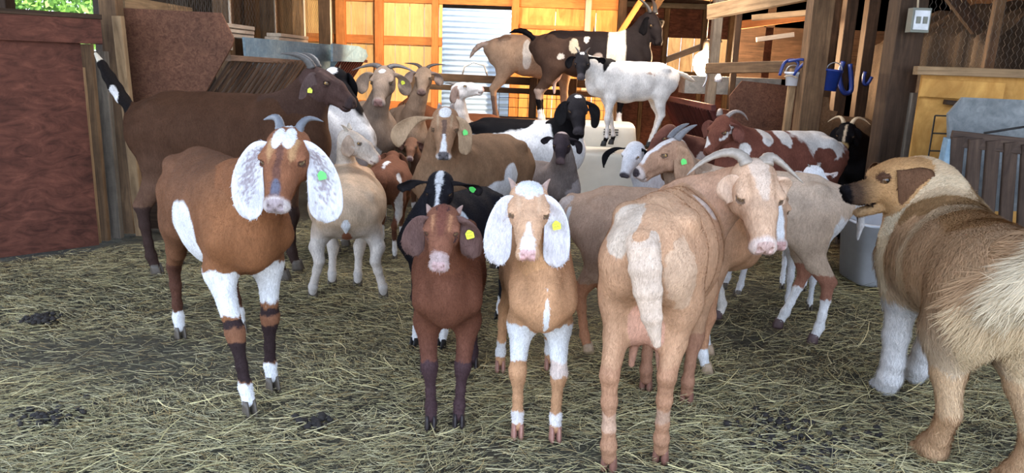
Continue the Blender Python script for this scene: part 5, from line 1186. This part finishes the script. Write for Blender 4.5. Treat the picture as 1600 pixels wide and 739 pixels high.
    for sd in (1, -1):
        o = child('eye', eye_mesh('dark'), t); flip = np.diag([1., 1., 1.]) if sd > 0 else np.diag([-1., -1., 1.])
        o.matrix_local = frame_matrix(R@flip, hp(.082, sd*.0445, .021), .0145*H)
    for kx, q in ft.items():
        for j in range(4):
            yy = (-.030+.020*j)*1.15*s; c = q+V(.225-.21 if kx[0] == 'F' else .005, 0, 0)*s+V((.052-.012*abs(j-1.5))*s+.012, yy, .018)
            tv, tq = tube(bez([c, c+V(.010, 0, -.002), c+V(.016, 0, -.012)], 5), [.0045, .0045, .004, .003, .001], 8); child('claw', np_mesh('claw', tv, tq, np.tile(V(.06, .05, .045), (len(tv), 1)), M['horn']), t)
    tailc = tp.mean(0)
    def lng(p):
        L = np.full(len(p), .032); L = np.where(p[:, 2] < .36, .016, L); L = np.where((p[:, 0] > .10) & (p[:, 2] > .45), .040, L)
        dh = np.linalg.norm(p-hc, axis=1); L = np.where(dh < .24*H, .012, L); L = np.where((p[:, 0] < -.30) & (p[:, 2] > .36) & (p[:, 2] < .62), .038, L)
        dt = np.min(np.linalg.norm(p[:, None]-tp[None], axis=2), 1); return np.where(dt < .12, .085, L)
    def lie(p, nn):
        d_ = np.tile(V(-.6, 0, -.75), (len(p), 1)); dt = np.linalg.norm(p[:, None]-tp[None], axis=2); i = np.minimum(dt.argmin(1), 6); m = dt.min(1) < .12
        T = tp[i+1]-tp[i]; T /= np.linalg.norm(T, axis=1)[:, None]; d_[m] = T[m]*.8+V(0, 0, -.35)
        h2 = np.linalg.norm(p-hc, axis=1) < .22; d_[h2] = -R[:, 0]+V(0, 0, -.3); return d_
    fur(t, body, 110000, lng, lie, 9, width=.0012, lift=.5, jitter=.5)
dog()
# ------------------------------------------------------------------ small objects
# the glowing lamp
lp = D(1101, 97, 8.6); t = thing('heat_lamp', (lp[0], lp[1], lp[2]), 'bright glowing barn lamp hanging by the back window', 'lamp')
def lathe(name, c, prof, mat, parent, seg=28, rot=None):
    vs = []; n = len(prof)
    for r_, z in prof:
        for j in range(seg): a = 2*PI*j/seg; vs.append((r_*math.cos(a), r_*math.sin(a), z))
    fs = [(i*seg+j, i*seg+(j+1) % seg, (i+1)*seg+(j+1) % seg, (i+1)*seg+j) for i in range(n-1) for j in range(seg)]
    vs = np.array(vs)
    if rot is not None: vs = vs@np.array(rot).T
    return pyobj(name, vs+np.array(c), fs, mat, parent, True)
lathe('bulb', lp, [(.001, -.15), (.07, -.14), (.11, -.09), (.128, 0), (.11, .07), (.06, .11), (.03, .13)], 'lamp_glass', t)
lathe('socket', lp, [(.001, .24), (.03, .24), (.035, .2), (.035, .12), (.001, .12)], 'dark_wire', t)
wires('cord', [[lp+V(0, 0, .24), lp+V(0, 0, .6), lp+V(.02, 0, .95)]], .006, 'dark_wire', t)
pl = bpy.data.lights.new('heat_lamp_glow', 'POINT'); pl.energy = 420; pl.color = (1, .62, .34); pl.shadow_soft_size = .12
po = bpy.data.objects.new('heat_lamp_glow', pl); COL.objects.link(po); po.location = tuple(lp+V(0, -.2, 0))

# plastic pet kennels
def kennel(c, w, d, h, yaw, label, door=True, base_h=.36, vents=True):
    t = thing('pet_kennel', c, label, 'pet kennel', 'plastic pet kennels'); t.rotation_euler = (0, 0, yaw)
    def sh(name, z0, z1, ins, mat, r0=1.0, r1=.9):
        vs = []; n = 40; zs = np.linspace(0, 1, 9)
        for zi in zs:
            f = r0+(r1-r0)*zi; cr = 0
            for j in range(n):
                a = 2*PI*j/n; ca, sa = math.cos(a), math.sin(a); e = .22
                x = math.copysign(abs(ca)**e, ca)*w/2*f; y = math.copysign(abs(sa)**e, sa)*d/2*f
                rib = .006*math.sin(j*PI/1.0) if name != 'lid' else 0
                vs.append((x, y, z0+(z1-z0)*zi))
        k = len(vs)
        top = z1 if z1 > z0 else z0
        fs = [(i*n+j, i*n+(j+1) % n, (i+1)*n+(j+1) % n, (i+1)*n+j) for i in range(8) for j in range(n)]
        for f, dz in ((.97, .018), (.90, .03), (.6, .034), (.02, .036)):
            for j in range(n): q = vs[(8)*n+j]; vs.append((q[0]*f, q[1]*f, z1+dz))
        for i in range(8, 12): fs += [(i*n+j, i*n+(j+1) % n, (i+1)*n+(j+1) % n, (i+1)*n+j) for j in range(n)]
        me = bpy.data.meshes.new(name); me.from_pydata(vs, [], fs); me.materials.append(M[mat]); me.update(); me.polygons.foreach_set('use_smooth', [True]*len(me.polygons))
        o = bpy.data.objects.new(name, me); COL.objects.link(o); o.parent = t; return o
    def bx(name, bs, mat):
        o = boxes(name, bs, mat); o.parent = t; return o
    sh('base', .0, base_h*h-.03, 0, 'crate_navy', .93, 1.0); sh('upper_shell', base_h*h, h-.035, 0, 'crate_cream', 1.0, .86)
    bx('rim', [(-w/2-.012, -d/2-.012, base_h*h-.03, w/2+.012, d/2+.012, base_h*h+.012)], 'crate_cream')
    for x in np.linspace(-w*.42, w*.42, 5): bx('latch', [(x-.015, -d/2-.026, base_h*h-.06, x+.015, -d/2-.010, base_h*h+.02)], 'crate_navy')
    if vents:
        for k in range(3): bx('vent', [(w*.08, -d/2*.905-.012, h*.875+.022*k, w*.24, -d/2*.87, h*.875+.022*k+.008)], 'black')
    if door: bx('door', [(-w/2-.004, -d*.3, .12, -w/2+.02, d*.3, h*.8)], 'black')
    return t
kennel((.80, 6.03, 0), .80, .58, .56, math.radians(-8), 'near cream plastic pet kennel with a navy base under the white goat', base_h=.32, vents=False)
kennel((.72, 6.66, 0), .78, .60, .74, math.radians(-6), 'far cream plastic pet kennel with side vents behind the white goat', base_h=.4)
# white tub beside the dog
t = thing('plastic_tub', (2.28, 4.38, 0), 'white plastic tub on the straw behind the dog head', 'tub')
def tubv(name, w0, d0, w1, d1, h, th, mat):
    n = 36; vs = []
    def ring(w, d, z): return [(2.28+math.copysign(abs(math.cos(a))**.4, math.cos(a))*w/2, 4.38+math.copysign(abs(math.sin(a))**.4, math.sin(a))*d/2, z) for a in np.linspace(0, 2*PI, n, endpoint=False)]
    R_ = [ring(.01, .01, 0), ring(w0, d0, 0), ring(w1, d1, h), ring(w1+.03, d1+.03, h), ring(w1+.03, d1+.03, h+.015), ring(w1-.02, d1-.02, h+.015), ring(w0-.02, d0-.02, .02), ring(.01, .01, .02)]
    for r_ in R_: vs += r_
    fs = [(i*n+j, i*n+(j+1) % n, (i+1)*n+(j+1) % n, (i+1)*n+j) for i in range(len(R_)-1) for j in range(n)]
    return pyobj(name, vs, fs, mat, t, True)
tubv('tub_body', .44, .36, .50, .42, .36, .01, 'white_plastic')
# blue rope halters and buckets on the right
def bucket(c, r, h, mat, label, tilt=0):
    t = thing('bucket', tuple(c), label, 'bucket', 'buckets hanging on the right')
    ca, sa = math.cos(tilt), math.sin(tilt); rot = [[ca, 0, sa], [0, 1, 0], [-sa, 0, ca]]
    lathe('bucket_body', c, [(.001, 0), (r*.8, 0), (r, h), (r+.008, h), (r+.008, h-.015), (r-.006, h-.015), (r*.78, .01), (.001, .01)], mat, t, rot=rot)
    a = [np.array(c)+np.array(rot)@np.array([r*math.cos(x), 0, h+r*.9*math.sin(x)]) for x in np.linspace(0, PI, 12)]
    wires('bucket_handle', [a], .004, 'galv', t)
bucket(D(1237, 134, 5.6), .055, .10, 'white_plastic', 'small pale bucket hanging under the log rail')
bucket(D(1296, 142, 5.44), .055, .15, 'blue_plastic', 'bright blue bucket tied to the right of the tall brown post', .1)
def strap(pts, r, label, mat='blue_plastic'):
    return tag(wires('halter', [bez(pts, 20)], r, mat, None, 7), label, 'halter', 'blue halters hanging on the right')
strap([D(1218, 118, 5.6), D(1226, 98, 5.6), D(1240, 94, 5.62), D(1248, 100, 5.6), D(1242, 112, 5.6)], .012, 'blue halter looped over the log rail beside the pale bucket')
strap([D(1232, 96, 5.55), D(1250, 93, 5.5), D(1258, 96, 5.5), D(1247, 108, 5.52), D(1240, 118, 5.55)], .010, 'second blue halter end draped over the log rail near the post')
strap([D(1318, 96, 6.72), D(1312, 120, 6.72), D(1318, 144, 6.72), D(1330, 140, 6.72), D(1328, 100, 6.72)], .022, 'dark blue halter bundle hanging on the shadowed post')
strap([D(1352, 112, 6.72), D(1346, 130, 6.72), D(1352, 142, 6.72), D(1362, 120, 6.72)], .016, 'dark blue rope coil in the gap beside the thick stall post')
tag(wires('tie_rope', [bez([D(1226, 120, 5.5), D(1234, 116, 5.5), D(1246, 122, 5.5)], 12)], .006, 'rope'), 'pale tie rope end hanging under the log rail', 'rope')
tag(wires('chain', [bez([D(1102, 108, 6.3), D(1108, 122, 6.3), D(1098, 136, 6.3)], 14)], .008, 'galv'), 'pale chain hanging below the glowing lamp', 'chain')
tag(lathe('bottle', D(1122, 128, 7.0), [(.001, 0), (.035, 0), (.035, .04), (.015, .07), (.012, .09), (.001, .09)], 'white_plastic', None), 'small white bottle standing on the ledge below the lamp', 'bottle')
# switch box on the thick post
c = D(1435, 32, 4.62); t = thing('switch_box', tuple(c), 'grey green electric switch box high on the thick stall post', 'switch box')
boxes('box_body', [(c[0]-.055, c[1]-.03, c[2]-.07, c[0]+.055, c[1]+.03, c[2]+.07)], 'box_grey', t)
boxes('cover_plate', [(c[0]-.045, c[1]-.038, c[2]-.055, c[0]+.045, c[1]-.03, c[2]+.055)], 'galv', t)
for s_ in (-.02, .02): boxes('socket', [(c[0]+s_-.012, c[1]-.044, c[2]-.02, c[0]+s_+.012, c[1]-.037, c[2]+.02)], 'box_grey', t)
wires('cable', [bez([c+V(-.02, -.01, .07), c+V(-.04, -.01, .2), c+V(.03, -.01, .5)], 8)], .006, 'rope', t)
tag(wires('hose', [bez([D(338, 166+100, 3.6)*0+V(-1.9, 4.6, .62), V(-1.88, 4.7, .45), V(-1.95, 4.7, .20), V(-2.0, 4.75, .0)], 12)], .02, 'black'), 'black pipe below the stained feeder panel', 'pipe')
S_(boxes('trim_11', [(-2.62, 5.05, .0, -2.2, 5.12, .40)], 'post_dark'))

# ------------------------------------------------------------------ straw bedding
def straw(n, name, x0, x1, y0, y1, seed, L0, L1, r0, label, pal, lay=.03, near=1.6):
    g = np.random.default_rng(seed)
    y = y0+(y1-y0)*g.random(n)**near; x = (x0+(x1-x0)*g.random(n))*(.35+.65*np.clip(y/y1*1.6, 0, 1))
    patch = fnoise(np.stack([x, y, 0*x], 1), 1.1, 12); keep = g.random(n) < np.clip(1.05+patch*3.2, .25, 1)
    keep &= (y-x < 7.05) & ~((x > 2.35) & (y > 4.2)) & ~((x < -2.4) & (y > 4.6))
    x, y = x[keep], y[keep]; n = len(x)
    L = L0+(L1-L0)*g.random(n)**2; sw = fnoise(np.stack([x, y, 0*x], 1), .9, 21)
    th = sw*7+g.normal(size=n)*.75; bend = g.normal(size=n)*.5
    clump = fnoise(np.stack([x, y, 0*x], 1), 4.0, 31)
    z = gz(x, y)+.0+lay*g.random(n)*(.6+1.2*np.clip(clump+.3, 0, 1)); ti = g.normal(size=n)*.14
    r = r0*(.6+.8*g.random(n)); m = 4; rings = []
    px, py, pz = x.copy(), y.copy(), z.copy()
    for i in range(m):
        u = i/(m-1); rings.append((px.copy(), py.copy(), pz-0*u))
        a = th+bend*(u-.3)*1.2; px = px+np.cos(a)*L/(m-1); py = py+np.sin(a)*L/(m-1); pz = np.maximum(pz+np.sin(ti)*L/(m-1), gz(px, py)-.004)
    vs = np.zeros((n, m, 3, 3), np.float32)
    for i, (a, b_, c_) in enumerate(rings):
        t_ = th+bend*(i/(m-1)-.3)*1.2; k = r*(1-.45*(i/(m-1)))
        for j, (lat, up) in enumerate(((-1, -.3), (1, -.3), (0, .75))):
            vs[:, i, j, 0] = a-np.sin(t_)*lat*k; vs[:, i, j, 1] = b_+np.cos(t_)*lat*k; vs[:, i, j, 2] = c_+up*k
    base = (np.arange(n)*m*3)[:, None, None]; q = []
    for i in range(m-1):
        for j in range(3): q.append((i*3+j, i*3+(j+1) % 3, (i+1)*3+(j+1) % 3, (i+1)*3+j))
    q = (np.array(q)[None]+base).reshape(-1, 4)
    pal = np.array(pal)*V(1.06, 1.0, .88); ci = g.integers(0, len(pal), n); c = pal[ci]*(.55+.75*g.random((n, 1)))*(1+.5*np.clip(patch[keep], -.4, .4))[:, None]
    cols = np.repeat(np.clip(c, 0, 1), m*3, 0)
    o = bpy.data.objects.new(name, np_mesh(name, vs.reshape(-1, 3), q, cols, M['straw'], False)); COL.objects.link(o); tag(o, label, 'straw', kind='stuff')
PAL = [(.44, .39, .21), (.34, .31, .17), (.50, .44, .24), (.28, .26, .14), (.54, .49, .31), (.24, .19, .10), (.40, .38, .25), (.37, .27, .12), (.20, .17, .10)]
straw(230000, 'straw_bedding', -4.0, 4.0, 1.45, 9.0, 7, .015, .10, .0009, 'loose green gold straw bedding covering the barn floor', PAL)
straw(6000, 'straw_stalks', -4.0, 4.0, 1.45, 8.0, 8, .07, .20, .0016, 'longer pale straw stalks lying on top of the bedding', [(.54, .48, .26), (.46, .42, .22), (.56, .49, .28), (.42, .38, .24)], lay=.042)
def dung(c, r, n, seed, label):
    g = np.random.default_rng(seed); vs, fs = [], []
    for _ in range(n):
        p = np.array([c[0]+g.normal()*r, c[1]+g.normal()*r*.8, .006+.012*g.random()]); q = .007+.008*g.random(); k = len(vs)
        for i in range(5):
            for j in range(6):
                a = PI*i/4; b_ = 2*PI*j/6; vs.append(p+q*np.array([math.sin(a)*math.cos(b_)*(1+.4*g.random()), math.sin(a)*math.sin(b_), math.cos(a)*.8]))
        fs += [(k+i*6+j, k+(i+1)*6+j, k+(i+1)*6+(j+1) % 6, k+i*6+(j+1) % 6) for i in range(4) for j in range(6)]
    tag(pyobj('dung_patch', vs, fs, 'manure', None, True), label, 'dung', kind='stuff')
dung(G(62, 502), .035, 90, 1, 'dark clump of dung on the straw left of the white eared doe')
dung(G(492, 664), .03, 26, 2, 'small scatter of dark droppings in front of the cream goat')
dung(G(1255, 700), .12, 120, 3, 'dark dung stain on the straw between the tan doe and the dog')
dung(G(1205, 665), .05, 26, 4, 'few dark droppings on the straw right of the tan doe')
dung(G(75, 655), .06, 36, 5, 'dark droppings near the lower edge of the straw on the left')
